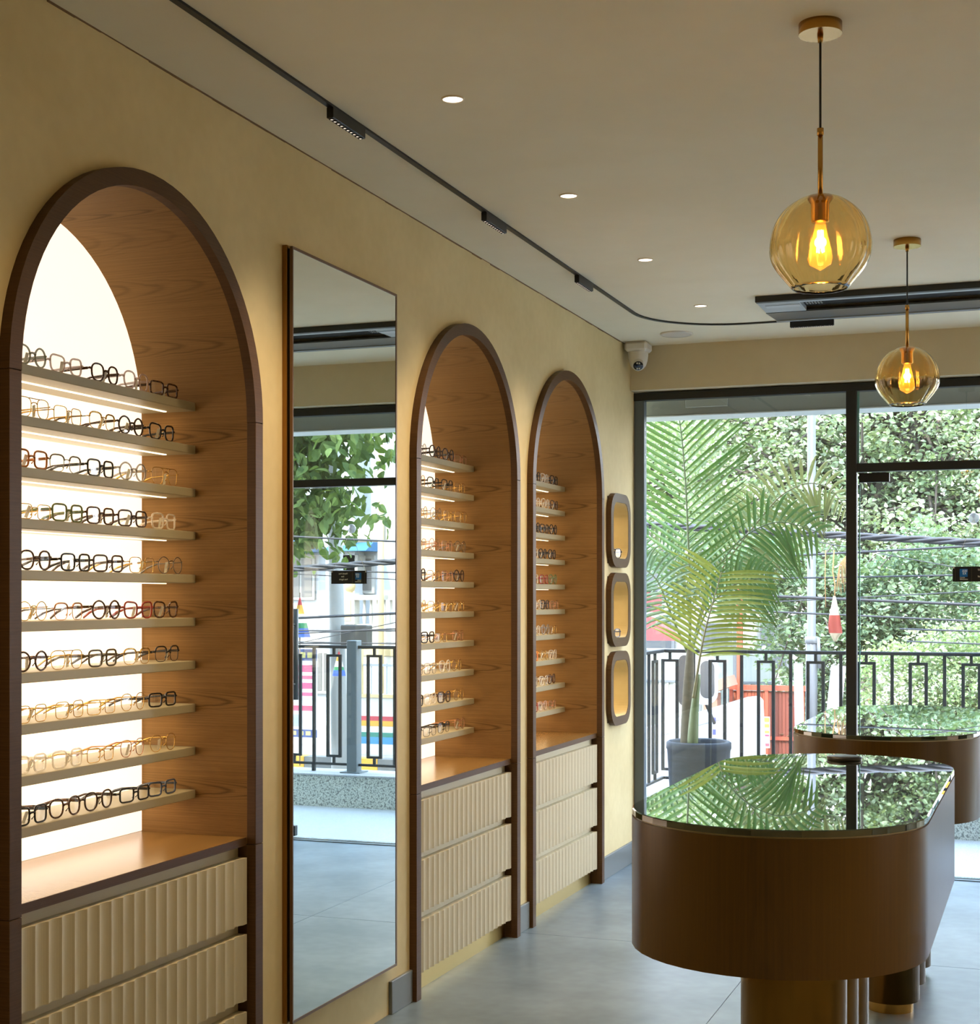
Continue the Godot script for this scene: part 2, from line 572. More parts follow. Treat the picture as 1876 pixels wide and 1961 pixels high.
func letters(text: String, size: float, at: Vector3, m: Material, parent: Node, turn := 0.0) -> MeshInstance3D:
	var t := TextMesh.new()
	var f := SystemFont.new()
	f.font_names = PackedStringArray(["Droid Sans"])
	f.font_weight = 700
	t.font = f
	t.text = text
	t.font_size = 32
	t.pixel_size = size / 32.0
	t.depth = 0.0004
	t.curve_step = 4.0
	t.horizontal_alignment = HORIZONTAL_ALIGNMENT_LEFT
	t.vertical_alignment = VERTICAL_ALIGNMENT_BOTTOM
	var o := inst("lettering", t, m, parent)
	o.position = at
	o.rotation.y = turn
	return o

# ------------------------------------------------------------------ arches
const NTH := ["nearest", "middle", "farthest"]

func arch_line(a: float, r: float, y0: float, n := 40) -> Array:
	var p := [Vector2(a - r, y0)]
	for i in n + 1:
		var w := PI * i / n
		p.append(Vector2(a - cos(w) * r, SPRING + sin(w) * r))
	p.append(Vector2(a + r, y0))
	return p

func band(b: MB, A: Array, B: Array, x0: float, x1: float):
	# a solid band between two lines (depth, height), from x0 to x1
	for i in A.size() - 1:
		var k := []
		for x in [x0, x1]:
			for v in [A[i], A[i + 1], B[i + 1], B[i]]: k.append(Vector3(x, v.y, -v.x))
		var c := Vector3.ZERO
		for v in k: c += v / 8.0
		b.qo(k[0], k[1], k[2], k[3], c)
		b.qo(k[4], k[5], k[6], k[7], c)
		b.qo(k[0], k[1], k[5], k[4], c)
		b.qo(k[3], k[2], k[6], k[7], c)
		if i == 0: b.qo(k[0], k[3], k[7], k[4], c)
		if i == A.size() - 2: b.qo(k[1], k[2], k[6], k[5], c)

func arch(i: int):
	var a: float = ARCH_AT[i % 3]
	var far: bool = i > 2        # the row on the right-hand wall, outside the frame
	var nth: String = NTH[i % 3] + (" right-hand" if far else "")
	var n := thing("arch_niche", "%s timber-trimmed arched display niche with glowing back and ten shelves" % nth, "display niche", Vector3.ZERO, "arched niches along the %s wall" % ("right" if far else "left"))
	var b := MB.new()
	band(b, arch_line(a, ARCH_R, SPRING + 0.0015), arch_line(a, ARCH_IN, SPRING + 0.0015), 0.0, 0.03)
	part("arch_trim", b, M.trim, n)
	for e in [-1.0, 1.0]:
		var s0 := minf(a + e * ARCH_IN, a + e * ARCH_R)
		boxed("jamb", Vector3(0, 0.7855, -s0 - 0.0455), Vector3(0.03, SPRING - 0.0005, -s0), M.trim, n, 0.001)
		boxed("jamb", Vector3(0, 0.0, -s0 - 0.0455), Vector3(0.03, 0.784, -s0), M.trim, n, 0.001)
		# plinth-side lining below the worktop
		var e0 := minf(a + e * (ARCH_IN + 0.0015), a + e * (ARCH_IN + 0.02))
		boxed("side_panel", Vector3(-0.42, 0.0, -e0 - 0.0185), Vector3(0.0, 0.784, -e0), M.trim, n)
	b = MB.new()
	band(b, arch_line(a, ARCH_IN + 0.02, 0.786), arch_line(a, ARCH_IN + 0.0015, 0.786), -0.42, 0.0)
	part("lining", b, M.veneer, n)
	# back panel: a light box
	var poly := PackedVector2Array()
	for p in arch_line(a, ARCH_IN + 0.0005, WORKTOP + 0.001): poly.append(p)
	b = MB.new()
	b.plate(poly, Vector3(NICHE_BACK - 0.012, 0, 0), Vector3(0, 0, -1), Vector3.UP, Vector3(0.012, 0, 0))
	part("light_panel", b, M.light_panel, n)
	var al := AreaLight3D.new()
	al.name = "panel_light"
	n.add_child(al)
	al.area_size = Vector2(1.08, 1.22)
	al.position = Vector3(NICHE_BACK + 0.003, WORKTOP + 0.64, -a)
	al.rotation.y = -PI / 2.0
	al.light_color = c8(255, 239, 219)
	al.light_energy = 0.6 * 1.08 * 1.22 / PI
	al.area_range = 12.0
	al.shadow_enabled = true
	for k in 10:
		var y := SHELF_TOP - SHELF_STEP * k
		var sh := boxed("shelf", Vector3(NICHE_BACK + 0.006, y - 0.026, -a - ARCH_IN), Vector3(SHELF_FRONT, y, -a + ARCH_IN), M.shelf, n, 0.0015)
		boxed("led_strip", Vector3(-0.272, y - 0.0285, -a - ARCH_IN + 0.03), Vector3(-0.262, y - 0.026, -a + ARCH_IN - 0.03), M.led, sh)
		var l := AreaLight3D.new()
		l.name = "strip_light"
		sh.add_child(l)
		l.area_size = Vector2(1.04, 0.01)
		l.position = Vector3(-0.267, y - 0.030, -a)
		l.rotation = Vector3(-PI / 2.0, 0, 0)
		l.basis = Basis(Vector3(0, 0, 1), Vector3(1, 0, 0), Vector3(0, 1, 0))
		l.light_color = c8(255, 214, 150)
		l.light_energy = 0.02
		l.area_range = 6.0
		l.shadow_enabled = true
	# worktop and drawers
	var w := thing("worktop", "brown veneered worktop with dark front edge inside the %s arch" % nth, "worktop", Vector3.ZERO, "worktops in the arches")
	var hold := [n, w]
	boxed("top", Vector3(NICHE_BACK, WORKTOP - 0.02, -a - ARCH_IN), Vector3(-0.004, WORKTOP, -a + ARCH_IN), M.veneer_top, w)
	boxed("edge_band", Vector3(-0.004, WORKTOP - 0.024, -a - ARCH_IN + 0.004), Vector3(0.0, WORKTOP, -a + ARCH_IN - 0.004), M.trim, w)
	var d := thing("drawer_unit", "cream drawer unit with three fluted fronts under the %s arch" % nth, "drawers", Vector3.ZERO, "fluted drawer units under the arches")
	hold.append(d)
	if far:
		for o in hold:
			o.rotation.y = PI
			o.position = Vector3(4.6, 0, -2.0 * a)
	boxed("carcass", Vector3(NICHE_BACK, 0.078, -a - ARCH_IN + 0.001), Vector3(-0.03, WORKTOP - 0.025, -a + ARCH_IN - 0.001), M.cream, d)
	boxed("kick_plate", Vector3(-0.06, 0.0, -a - ARCH_IN + 0.002), Vector3(-0.034, 0.077, -a + ARCH_IN - 0.002), M.brass_soft, d)
	var front := fluted(1.098, 0.2)
	for k in 3:
		var o := inst("drawer", front, M.cream, d)
		o.position = Vector3(-0.0295, [0.546, 0.315, 0.081][k], -a + 0.549)

var _fluted: ArrayMesh
func fluted(w: float, h: float) -> ArrayMesh:
	if _fluted: return _fluted
	# vertical scallops with sharp ridges; runs away from the viewer along -z
	var b := MB.new()
	var line := []
	var n := 20
	var pitch := w / (n + 0.9)
	line.append(Vector2(0.034, 0.0))
	for i in n:
		for k in 8:
			var s := k / 8.0
			line.append(Vector2(0.034 - 0.009 * (1.0 - pow(2.0 * s - 1.0, 2.0)), (i + 0.45 + s) * pitch))
	line.append(Vector2(0.034, (n + 0.45) * pitch))
	line.append(Vector2(0.034, w))
	for i in line.size() - 1:
		var p: Vector2 = line[i]
		var r: Vector2 = line[i + 1]
		b.q(Vector3(p.x, 0, -p.y), Vector3(r.x, 0, -r.y), Vector3(r.x, h, -r.y), Vector3(p.x, h, -p.y))
		b.q(Vector3(p.x, h, -p.y), Vector3(r.x, h, -r.y), Vector3(0, h, -r.y), Vector3(0, h, -p.y))
		b.q(Vector3(p.x, 0, -p.y), Vector3(0, 0, -p.y), Vector3(0, 0, -r.y), Vector3(r.x, 0, -r.y))
	b.q(Vector3(0, 0, 0), Vector3(0.034, 0, 0), Vector3(0.034, h, 0), Vector3(0, h, 0))
	b.q(Vector3(0, 0, -w), Vector3(0, h, -w), Vector3(0.034, h, -w), Vector3(0.034, 0, -w))
	_fluted = b.done()
	return _fluted

# ------------------------------------------------------------------ mirror and small niches
func wall_mirror():
	var m := thing("wall_mirror", "tall frameless-looking mirror on a brass backing between two arches", "mirror")
	var z0 := -5.126
	var z1 := -4.306
	var y0 := 0.183
	var y1 := 2.642
	boxed("backing", Vector3(0, y0, z0), Vector3(0.017, y1 + 0.004, z1 + 0.006), M.brass_dull, m, 0.001)
	boxed("shadow_gap", Vector3(0.017, y0 + 0.006, z0 + 0.006), Vector3(0.024, y1 - 0.006, z1 - 0.004), M.gap, m)
	var fr := solid(c8(110, 84, 62), 0.35, 0.6)
	boxed("frame_side", Vector3(0.024, y0, z1 - 0.006), Vector3(0.034, y1, z1), fr, m)
	boxed("frame_side", Vector3(0.024, y0, z0), Vector3(0.034, y1, z0 + 0.009), fr, m)
	boxed("frame_rail", Vector3(0.024, y1 - 0.009, z0 + 0.009), Vector3(0.034, y1, z1 - 0.006), fr, m)
	boxed("frame_rail", Vector3(0.024, y0, z0 + 0.009), Vector3(0.034, y0 + 0.009, z1 - 0.006), fr, m)
	boxed("mirror_glass", Vector3(0.024, y0 + 0.009, z0 + 0.009), Vector3(0.0325, y1 - 0.009, z1 - 0.006), M.mirror, m)

func rounded(w: float, h: float, r: float, n := 8) -> PackedVector2Array:
	var p := PackedVector2Array()
	for k in 4:
		var c := Vector2([1, -1, -1, 1][k] * (w / 2.0 - r), [1, 1, -1, -1][k] * (h / 2.0 - r))
		for i in n + 1: p.append(c + Vector2.from_angle(PI / 2.0 * (k + float(i) / n)) * r)
	return p

func small_niche(i: int):
	var words := ["upper", "middle", "lower"]
	var y: float = [1.905, 1.4645, 1.0275][i]
	var o := thing("wall_niche", "%s of three rounded-square display niches in the wall beside the window" % words[i], "display niche", Vector3(0, y, -8.245), "small niches beside the window")
	var A := rounded(0.41, 0.41, 0.115)
	var B := rounded(0.312, 0.312, 0.075)
	var D := rounded(0.31, 0.31, 0.074)
	var b := MB.new()
	for k in A.size():
		var l := (k + 1) % A.size()
		var pts := []
		for x in [0.0, 0.03]:
			for v in [A[k], A[l], B[l], B[k]]: pts.append(Vector3(x, v.y, v.x))
		var c := Vector3.ZERO
		for v in pts: c += v / 8.0
		b.qo(pts[4], pts[5], pts[6], pts[7], c)
		b.qo(pts[0], pts[1], pts[5], pts[4], c)
		b.qo(pts[3], pts[2], pts[6], pts[7], c)
	part("frame", b, M.trim, o)
	b = MB.new()
	for k in B.size():
		var l := (k + 1) % B.size()
		b.q(Vector3(0.028, D[k].y, D[k].x), Vector3(0.028, D[l].y, D[l].x), Vector3(-0.15, D[l].y, D[l].x), Vector3(-0.15, D[k].y, D[k].x))
	b.plate(B, Vector3(-0.156, 0, 0), Vector3(0, 0, 1), Vector3.UP, Vector3(0.006, 0, 0))
	part("lining", b, M.wall, o)
	b = MB.new(true)
	b.tube([Vector3(-0.07, 0.155, 0), Vector3(-0.07, 0.152, 0)], 0.018, 16)
	part("led_lamp", b, M.downlight, o)
	var l := SpotLight3D.new()
	l.name = "beam"
	o.add_child(l)
	l.position = Vector3(-0.07, 0.147, 0)
	l.rotation.x = -PI / 2.0
	l.spot_angle = 75.0
	l.light_energy = 0.026
	l.light_size = 0.015
	l.spot_range = 3.0
	l.light_color = c8(255, 224, 180)
	l.shadow_enabled = true

# ------------------------------------------------------------------ counters
func stadium(r: float, half: float, n := 20) -> PackedVector2Array:
	var p := PackedVector2Array()
	for i in n + 1: p.append(Vector2(cos(PI * i / n) * r, half + sin(PI * i / n) * r))
	for i in n + 1: p.append(Vector2(-cos(PI * i / n) * r, -half - sin(PI * i / n) * r))
	return p

func counter(at: Vector3, label: String, legs: Array, lr: float):
	var c := thing("oval_counter", label, "counter", at, "oval display counters")
	var r := 0.3175
	var half := 0.46
	var b := MB.new(true)
	b.plate(stadium(r, half), Vector3(0, 0.773, 0), Vector3.RIGHT, Vector3.BACK, Vector3(0, 0.279, 0))
	var body := part("body", b, M.table, c)
	b = MB.new(true)
	b.plate(stadium(r - 0.006, half), Vector3(0, 1.052, 0), Vector3.RIGHT, Vector3.BACK, Vector3(0, 0.004, 0))
	part("shadow_gap", b, solid(c8(206, 196, 160), 0.3), body)
	b = MB.new()
	b.plate(stadium(r - 0.001, half), Vector3(0, 1.056, 0), Vector3.RIGHT, Vector3.BACK, Vector3(0, 0.012, 0))
	var P := stadium(r - 0.001, half)
	var Q := stadium(r - 0.003, half)
	for i in P.size():
		var l := (i + 1) % P.size()
		b.q(Vector3(P[l].x, 1.068, P[l].y), Vector3(P[i].x, 1.068, P[i].y), Vector3(Q[i].x, 1.07, Q[i].y), Vector3(Q[l].x, 1.07, Q[l].y))
	b.plate(Q, Vector3(0, 1.0695, 0), Vector3.RIGHT, Vector3.BACK, Vector3(0, 0.0005, 0))
	part("glass_top", b, M.top_glass, c)
	for z in legs:
		var k := Vector3(z.x, 0, z.y)
		b = MB.new(true)
		b.lathe([Vector2(lr, 0.772), Vector2(lr, 0.04)], 40, k)
		b.lathe([Vector2(lr, 0.04), Vector2(0.001, 0.04)], 40, k)
		var lg := part("leg", b, M.brass_leg, c)
		b = MB.new(true)
		b.lathe([Vector2(lr * 0.8, 0.04), Vector2(lr * 0.8, 0.0)], 32, k)
		part("plinth", b, M.brass, lg)
	return c

func counters():
	counter(Vector3(1.722, 0, -3.803), "nearer oval wooden counter with glass top and brass column legs", [Vector2(0, 0.243), Vector2(0, 0.019), Vector2(0, -0.205)], 0.121)
	counter(Vector3(1.734, 0, -5.98), "farther oval wooden counter with glass top next to the window", [Vector2(-0.014, 0.13), Vector2(-0.014, -0.15), Vector2(-0.014, -0.44)], 0.105)
	var k := thing("round_tray", "small round black disc lying on the nearer counter", "tray", Vector3(1.731, 1.0702, -4.414))
	var b := MB.new(true)
	b.lathe([Vector2(0.0001, 0.011), Vector2(0.045, 0.011), Vector2(0.049, 0.008), Vector2(0.05, 0.005)], 32)
	part("lid", b, M.black, k)
	b = MB.new(true)
	b.lathe([Vector2(0.048, 0.005), Vector2(0.048, 0.0), Vector2(0.0001, 0.0)], 32)
	part("base", b, solid(c8(90, 84, 72), 0.3, 0.6), k)

# ------------------------------------------------------------------ pendants
func pendants():
	var zs := [-3.89, -6.36]
	var words := ["nearer amber glass globe pendant lamp on a brass rod", "farther amber glass globe pendant lamp in front of the window"]
	for i in 2:
		var p := thing("pendant_lamp", words[i], "lamp", Vector3(1.737, 0, zs[i]), "amber pendants over the counters")
		var b := MB.new(true)
		b.lathe([Vector2(0.0001, CEIL), Vector2(0.054, CEIL), Vector2(0.054, CEIL - 0.032)], 40)
		b.smooth(false)
		b.lathe([Vector2(0.054, CEIL - 0.032), Vector2(0.0001, CEIL - 0.032)], 40)
		var can := part("canopy", b, M.brass, p)
		b = MB.new(true)
		b.lathe([Vector2(0.0001, CEIL - 0.032), Vector2(0.008, CEIL - 0.032), Vector2(0.006, CEIL - 0.052), Vector2(0.0001, CEIL - 0.052)], 12)
		part("cable_gland", b, M.brass, can)
		b = MB.new(true)
		b.tube([Vector3(0, CEIL - 0.05, 0), Vector3(0, 2.70, 0)], 0.003, 8)
		part("cord", b, M.black, p)
		b = MB.new(true)
		b.tube([Vector3(0, 2.712, 0), Vector3(0, 2.695, 0)], 0.0085, 12)
		b.tube([Vector3(0, 2.695, 0), Vector3(0, 2.54, 0)], 0.0065, 12)
		part("rod", b, M.brass, p)
		b = MB.new(true)
		b.lathe([Vector2(0.0001, 2.543), Vector2(0.03, 2.54), Vector2(0.032, 2.533), Vector2(0.023, 2.52), Vector2(0.023, 2.478), Vector2(0.019, 2.474), Vector2(0.0001, 2.474)], 24)
		part("lamp_holder", b, M.brass, p)
		# blown, ribbed globe: outer and inner skin
		var out := []
		var inn := []
		var prof := Curve.new()
		for e in [[0.0, 0.26], [0.03, 0.4], [0.1, 0.61], [0.2, 0.79], [0.32, 0.915], [0.45, 0.98], [0.57, 1.0], [0.69, 0.955], [0.8, 0.84], [0.9, 0.69], [1.0, 0.54]]:
			prof.add_point(Vector2(e[0], e[1]))
		for k in prof.point_count:
			var a0 := prof.get_point_position(maxi(k - 1, 0))
			var a1 := prof.get_point_position(mini(k + 1, prof.point_count - 1))
			prof.set_point_left_tangent(k, (a1.y - a0.y) / (a1.x - a0.x))
			prof.set_point_right_tangent(k, (a1.y - a0.y) / (a1.x - a0.x))
		for k in 33:
			var s := k / 32.0
			var y := 2.541 - 0.233 * s
			var r := 0.126 * prof.sample(s)
			out.append(Vector2(r, y))
			inn.append(Vector2(r - 0.0022, y + 0.0004))
		inn.reverse()
		b = MB.new(true)
		b.lathe(out + inn, 96, Vector3.ZERO, 16, 0.036)
		part("glass_shade", b, M.amber, p)
		b = MB.new(true)
		b.lathe([Vector2(0.012, 2.474), Vector2(0.016, 2.455), Vector2(0.028, 2.405), Vector2(0.031, 2.385), Vector2(0.027, 2.37), Vector2(0.006, 2.357), Vector2(0.0001, 2.354)], 24)
		var bulb := part("bulb", b, pane(c8(255, 196, 110), 0.12), p)
		b = MB.new(true)
		for k in 6:
			var w := TAU * k / 6.0
			b.tube([Vector3(cos(w) * 0.006, 2.455, sin(w) * 0.006), Vector3(cos(w) * 0.009, 2.40, sin(w) * 0.009)], 0.0022, 6)
		part("filament", b, glow(c8(255, 190, 90), 14.0), bulb)
		var l := OmniLight3D.new()
		l.name = "bulb_light"
		p.add_child(l)
		l.position = Vector3(0, 2.425, 0)
		l.light_color = c8(255, 186, 96)
		l.light_energy = 0.03
		l.light_size = 0.015
		l.omni_range = 8.0
		l.shadow_enabled = true

# ------------------------------------------------------------------ things on the ceiling
func ceiling_fittings():
	var zs := [-4.109, -5.24, -6.345, -7.44]
	var words := ["nearest", "second nearest", "second farthest", "farthest"]
	for i in 14:
		var seen: bool = i < 4  # the others are assumed, added out of view to brighten ceiling and walls
		var at := Vector3(0.656, CEIL - 0.004, zs[i]) if seen else Vector3(0.656 if i < 9 else 3.3, CEIL - 0.004, 1.4 - 1.1 * ((i - 4) % 5))
		var d := thing("downlight", "%s of the small round recessed downlights in the cream ceiling" % words[i] if seen else "%s added downlight of the unseen %s fill row behind the camera" % [["rearmost", "second", "third", "fourth", "fifth"][(i - 4) % 5], "left" if i < 9 else "right"], "ceiling light", at, "row of recessed downlights" if seen else "added fill downlights behind the camera")
		var b := MB.new(true)
		b.lathe([Vector2(0.034, 0.0), Vector2(0.034, -0.003), Vector2(0.030, -0.004), Vector2(0.029, -0.0005)], 32)
		part("rim", b, solid(c8(226, 208, 176), 0.4), d)
		b = MB.new(true)
		b.lathe([Vector2(0.03, -0.0012), Vector2(0.0001, -0.0012)], 32)
		part("lamp_face", b, M.downlight, d)
		var l := SpotLight3D.new()
		l.name = "beam"
		d.add_child(l)
		l.position = Vector3(0, -0.012, 0)
		l.rotation.x = -PI / 2.0
		l.spot_angle = 52.0
		l.spot_angle_attenuation = 0.8
		l.spot_range = 9.0
		l.light_size = 0.028
		l.light_color = c8(255, 218, 168)
		l.light_energy = 0.9 if seen else (0.45 if i < 9 else 1.3)
		l.shadow_enabled = true
	# lighting track: a slim black channel that turns the corner
	var t := thing("lighting_track", "slim black lighting track running round the ceiling edge", "track")
	var b2 := MB.new()
	var path := track_path(0.0)
	var cum := []
	for i in path.size():
		var a: Vector3 = path[maxi(i - 1, 0)]
		var c: Vector3 = path[mini(i + 1, path.size() - 1)]
		var dir := (c - a).normalized()
		cum.append(Vector3(-dir.z, 0, dir.x) * 0.0095)
	for i in path.size() - 1:
		var dn := Vector3(0, 0.007, 0)
		var p: Vector3 = path[i]
		var r: Vector3 = path[i + 1]
		b2.q(p - cum[i] - dn, p + cum[i] - dn, r + cum[i + 1] - dn, r - cum[i + 1] - dn)
		b2.q(p - cum[i], p - cum[i] - dn, r - cum[i + 1] - dn, r - cum[i + 1])
		b2.q(p + cum[i] - dn, p + cum[i], r + cum[i + 1], r + cum[i + 1] - dn)
	part("channel", b2, M.black, t).position.y = -0.0045
	var spots := [[Vector3(0.3, 0, -4.142), 0.0, "nearest"], [Vector3(0.3, 0, -5.435), 0.0, "second"], [Vector3(0.3, 0, -6.62), 0.0, "third"], [Vector3(1.12, 0, -7.99), PI / 2.0, "cross-wise"]]
	for s in spots:
		var o := thing("track_light", "%s black linear spotlight bar clipped into the ceiling track" % s[2], "ceiling light", s[0] + Vector3(0, CEIL - 0.0115, 0), "linear track lights")
		o.rotation.y = s[1]
		boxed("housing", Vector3(-0.011, -0.032, -0.112), Vector3(0.011, 0.0, 0.112), M.black, o, 0.0015)
		for k in 10:
			var lb := MB.new(true)
			lb.lathe([Vector2(0.004, -0.0342), Vector2(0.0001, -0.0342)], 10, Vector3(0, 0, -0.099 + 0.022 * k))
			var cup := MB.new(true)
			cup.lathe([Vector2(0.0078, -0.032), Vector2(0.0078, -0.0345), Vector2(0.004, -0.0338)], 10, Vector3(0, 0, -0.099 + 0.022 * k))
			part("reflector", cup, M.black, o)
			part("led_lamp", lb, glow(c8(255, 236, 220), 0.5), o)
		var l := SpotLight3D.new()
		l.name = "beam"
		o.add_child(l)
		l.position = Vector3(0, -0.04, 0)
		l.rotation.x = -PI / 2.0
		l.spot_angle = 38.0
		l.light_energy = 0.5
		l.light_size = 0.05
		l.spot_range = 9.0
		l.light_color = c8(255, 232, 200)
		l.shadow_enabled = true
	# ceiling loudspeaker
	var sp := thing("ceiling_speaker", "round cream loudspeaker grille in the ceiling corner", "speaker", Vector3(0.354, CEIL, -8.2))
	var b3 := MB.new(true)
	b3.lathe([Vector2(0.089, 0.0), Vector2(0.089, -0.006), Vector2(0.082, -0.009)], 40)
	part("ring", b3, M.white_plastic, sp)
	b3 = MB.new(true)
	b3.lathe([Vector2(0.082, -0.008), Vector2(0.04, -0.0095), Vector2(0.0001, -0.010)], 40)
	part("grille", b3, solid(c8(206, 198, 184), 0.6), sp)
	# dome camera in the corner
	var cc := thing("security_camera", "white dome security camera in the corner above the window", "camera", Vector3(0.082, CEIL, -8.42))
	boxed("mount", Vector3(-0.066, -0.056, -0.066), Vector3(0.066, 0.0, 0.066), M.white_plastic, cc, 0.014)
	b3 = MB.new(true)
	b3.lathe([Vector2(0.058, -0.056), Vector2(0.057, -0.075), Vector2(0.053, -0.105), Vector2(0.045, -0.13), Vector2(0.03, -0.148), Vector2(0.0001, -0.157)], 32)
	var dome := part("dome", b3, M.white_plastic, cc)
	var tilt := Basis(Vector3.UP, atan2(2.2, 8.4)) * Basis(Vector3.RIGHT, deg_to_rad(36.0))
	b3 = MB.new(true)
	b3.tube([tilt * Vector3(0, 0, 0.03), tilt * Vector3(0, 0, 0.062)], 0.033, 28)
	var eye := part("lens_housing", b3, M.white_plastic, dome)
	eye.position = Vector3(0.0, -0.102, 0)
	b3 = MB.new(true)
	b3.tube([tilt * Vector3(0, 0, 0.061), tilt * Vector3(0, 0, 0.0645)], 0.028, 28)
	var face := part("lens_window", b3, solid(c8(14, 18, 30), 0.06), dome)
	face.position = eye.position
	for e in [[-0.006, 0.017], [0.006, 0.017], [-0.006, -0.017], [0.006, -0.017]]:
		b3 = MB.new(true)
		b3.tube([tilt * Vector3(e[0], e[1], 0.063), tilt * Vector3(e[0], e[1], 0.066)], 0.0045, 10)
		var q := part("infrared_diode", b3, M.white_plastic, dome)
		q.position = eye.position
	# long cassette air conditioner
	var ac := thing("air_conditioner", "long dark cassette air conditioner flush with the ceiling", "air conditioner", Vector3(0.95, CEIL - 0.004, 0))
	var grey := solid(c8(168, 178, 184), 0.4)
	var lon := 1.75
	boxed("frame_rail", Vector3(0, -0.03, -7.335), Vector3(lon, 0, -7.30), M.black_metal, ac, 0.002)
	boxed("panel_strip", Vector3(0, -0.028, -7.38), Vector3(lon, 0, -7.336), grey, ac, 0.002)
	for e in [0.0, lon - 0.2]:
		var cap := boxed("end_cap", Vector3(e, -0.028, -7.60), Vector3(e + 0.2, 0, -7.381), grey, ac, 0.002)
		boxed("access_cover", Vector3(e + 0.03, -0.0305, -7.47), Vector3(e + 0.195, -0.028, -7.41), solid(c8(186, 196, 202), 0.4), cap)
	boxed("air_slot", Vector3(0.2, -0.006, -7.60), Vector3(lon - 0.2, 0, -7.381), solid(c8(6, 6, 6), 0.9), ac)
	for k in 3:
		for j in 6: boxed("vent_dot", Vector3(0.21 + 0.014 * j, -0.009, -7.50 - 0.02 * k), Vector3(0.218 + 0.014 * j, -0.006, -7.494 - 0.02 * k), grey, ac)
	var bl := MB.new()
	bl.plate(PackedVector2Array([Vector2(-7.602, -0.03), Vector2(-7.602, -0.022), Vector2(-7.90, -0.004), Vector2(-7.90, -0.012)]), Vector3(0, 0, 0), Vector3.BACK, Vector3.UP, Vector3(lon, 0, 0))
	part("louvre", bl, solid(c8(86, 92, 94), 0.3), ac)
	boxed("frame_rail", Vector3(0, -0.02, -7.92), Vector3(lon, 0, -7.902), grey, ac, 0.002)

# ------------------------------------------------------------------ spectacles on the shelves
# each shelf, top to bottom: depth along the wall, rim shape and colour of every pair
const PAIRS := [
	[
		"3.297 round sage, 3.452 cat pink, 3.625 panto tortoise, 3.777 panto pink, 3.927 rect tortoise",
		"3.306 aviator gold, 3.459 square gold, 3.609 brow gold, 3.759 round brown, 3.922 cat black",
		"3.295 square amber, 3.445 brow silver, 3.610 square black, 3.765 round grey, 3.930 aviator gold",
		"3.306 rect gold, 3.456 square green, 3.610 square tortoise, 3.765 square brown, 3.933 square clear",
		"3.315 panto tortoise, 3.493 square black, 3.643 square brown, 3.809 square gold, 3.959 round silver",
		"3.306 round gold, 3.456 brow rose, 3.628 round tortoise, 3.789 cat red, 3.942 cat tortoise",
		"3.302 round tortoise, 3.452 aviator gold, 3.615 square olive, 3.781 brow gold, 3.950 brow black",
		"3.297 square gold, 3.462 square gold, 3.612 rect gold, 3.762 panto gold, 3.922 rect black",
		"3.297 square clear, 3.449 square clear, 3.608 rect gold, 3.759 panto rose, 3.922 panto gold",
		"3.293 square black, 3.443 panto tortoise, 3.593 panto brown, 3.774 rect black, 3.924 rect blue",
	],
	[
		"5.899 round silver, 6.049 round brown, 6.199 round brown, 6.363 rect rose",
		"5.893 panto gold, 6.043 brow black, 6.193 brow black, 6.350 square gold",
		"5.913 round gold, 6.063 round silver, 6.213 square gold, 6.363 aviator gold",
		"5.899 square gold, 6.049 round rose, 6.199 square rose, 6.363 round silver",
		"5.893 panto black, 6.043 square gold, 6.194 square rose, 6.344 round brown",
		"5.900 round gold, 6.050 square gold, 6.200 rect gold, 6.350 square gold",
		"5.826 square gold, 5.976 square black, 6.126 rect gold, 6.331 square rose",
		"5.862 square silver, 6.012 square silver, 6.162 panto clear, 6.312 round gold",
		"5.857 square black, 6.007 square clear, 6.157 square brown, 6.338 round gold",
		"5.851 brow black, 6.001 rect silver, 6.151 brow black, 6.350 panto rose",
	],
	[
		"7.417 square black, 7.567 square clear, 7.717 square black",
		"7.426 square clear, 7.576 cat clear, 7.726 cat brown",
		"7.408 panto black, 7.558 square black, 7.708 round black",
		"7.390 cat clear, 7.540 panto black, 7.690 panto black",
		"7.398 square clear, 7.548 square red, 7.699 panto green",
		"7.426 cat clear, 7.576 square black, 7.726 square rose",
		"7.417 square clear, 7.567 round grey, 7.717 square gold",
		"7.399 square orange, 7.549 round gold, 7.699 square clear",
		"7.390 square grey, 7.540 cat clear, 7.690 panto tortoise",
		"7.390 square red, 7.540 cat pink, 7.690 square rose",
	],
]

# half width and half height of a lens, squareness, narrowing below, lift of the outer corner
const RIMS := {
	"round": [0.0235, 0.0228, 2.0, 0.0, 0.0], "panto": [0.0245, 0.0222, 2.5, 0.14, 0.0], "square": [0.0258, 0.0205, 4.0, 0.07, 0.0],
	"rect": [0.0265, 0.0178, 4.6, 0.05, 0.0], "cat": [0.0262, 0.0208, 3.0, 0.16, 0.0035], "aviator": [0.0268, 0.0232, 3.0, 0.2, 0.0], "brow": [0.0258, 0.0203, 3.2, 0.1, 0.0],
}
const SHAPE_WORD := {"round": "round", "panto": "oval", "square": "square", "rect": "rectangular", "cat": "cat-eye", "aviator": "aviator", "brow": "browline"}
const METALS := ["gold", "silver", "rose"]
var frame_cache := {}
var frame_mats := {}

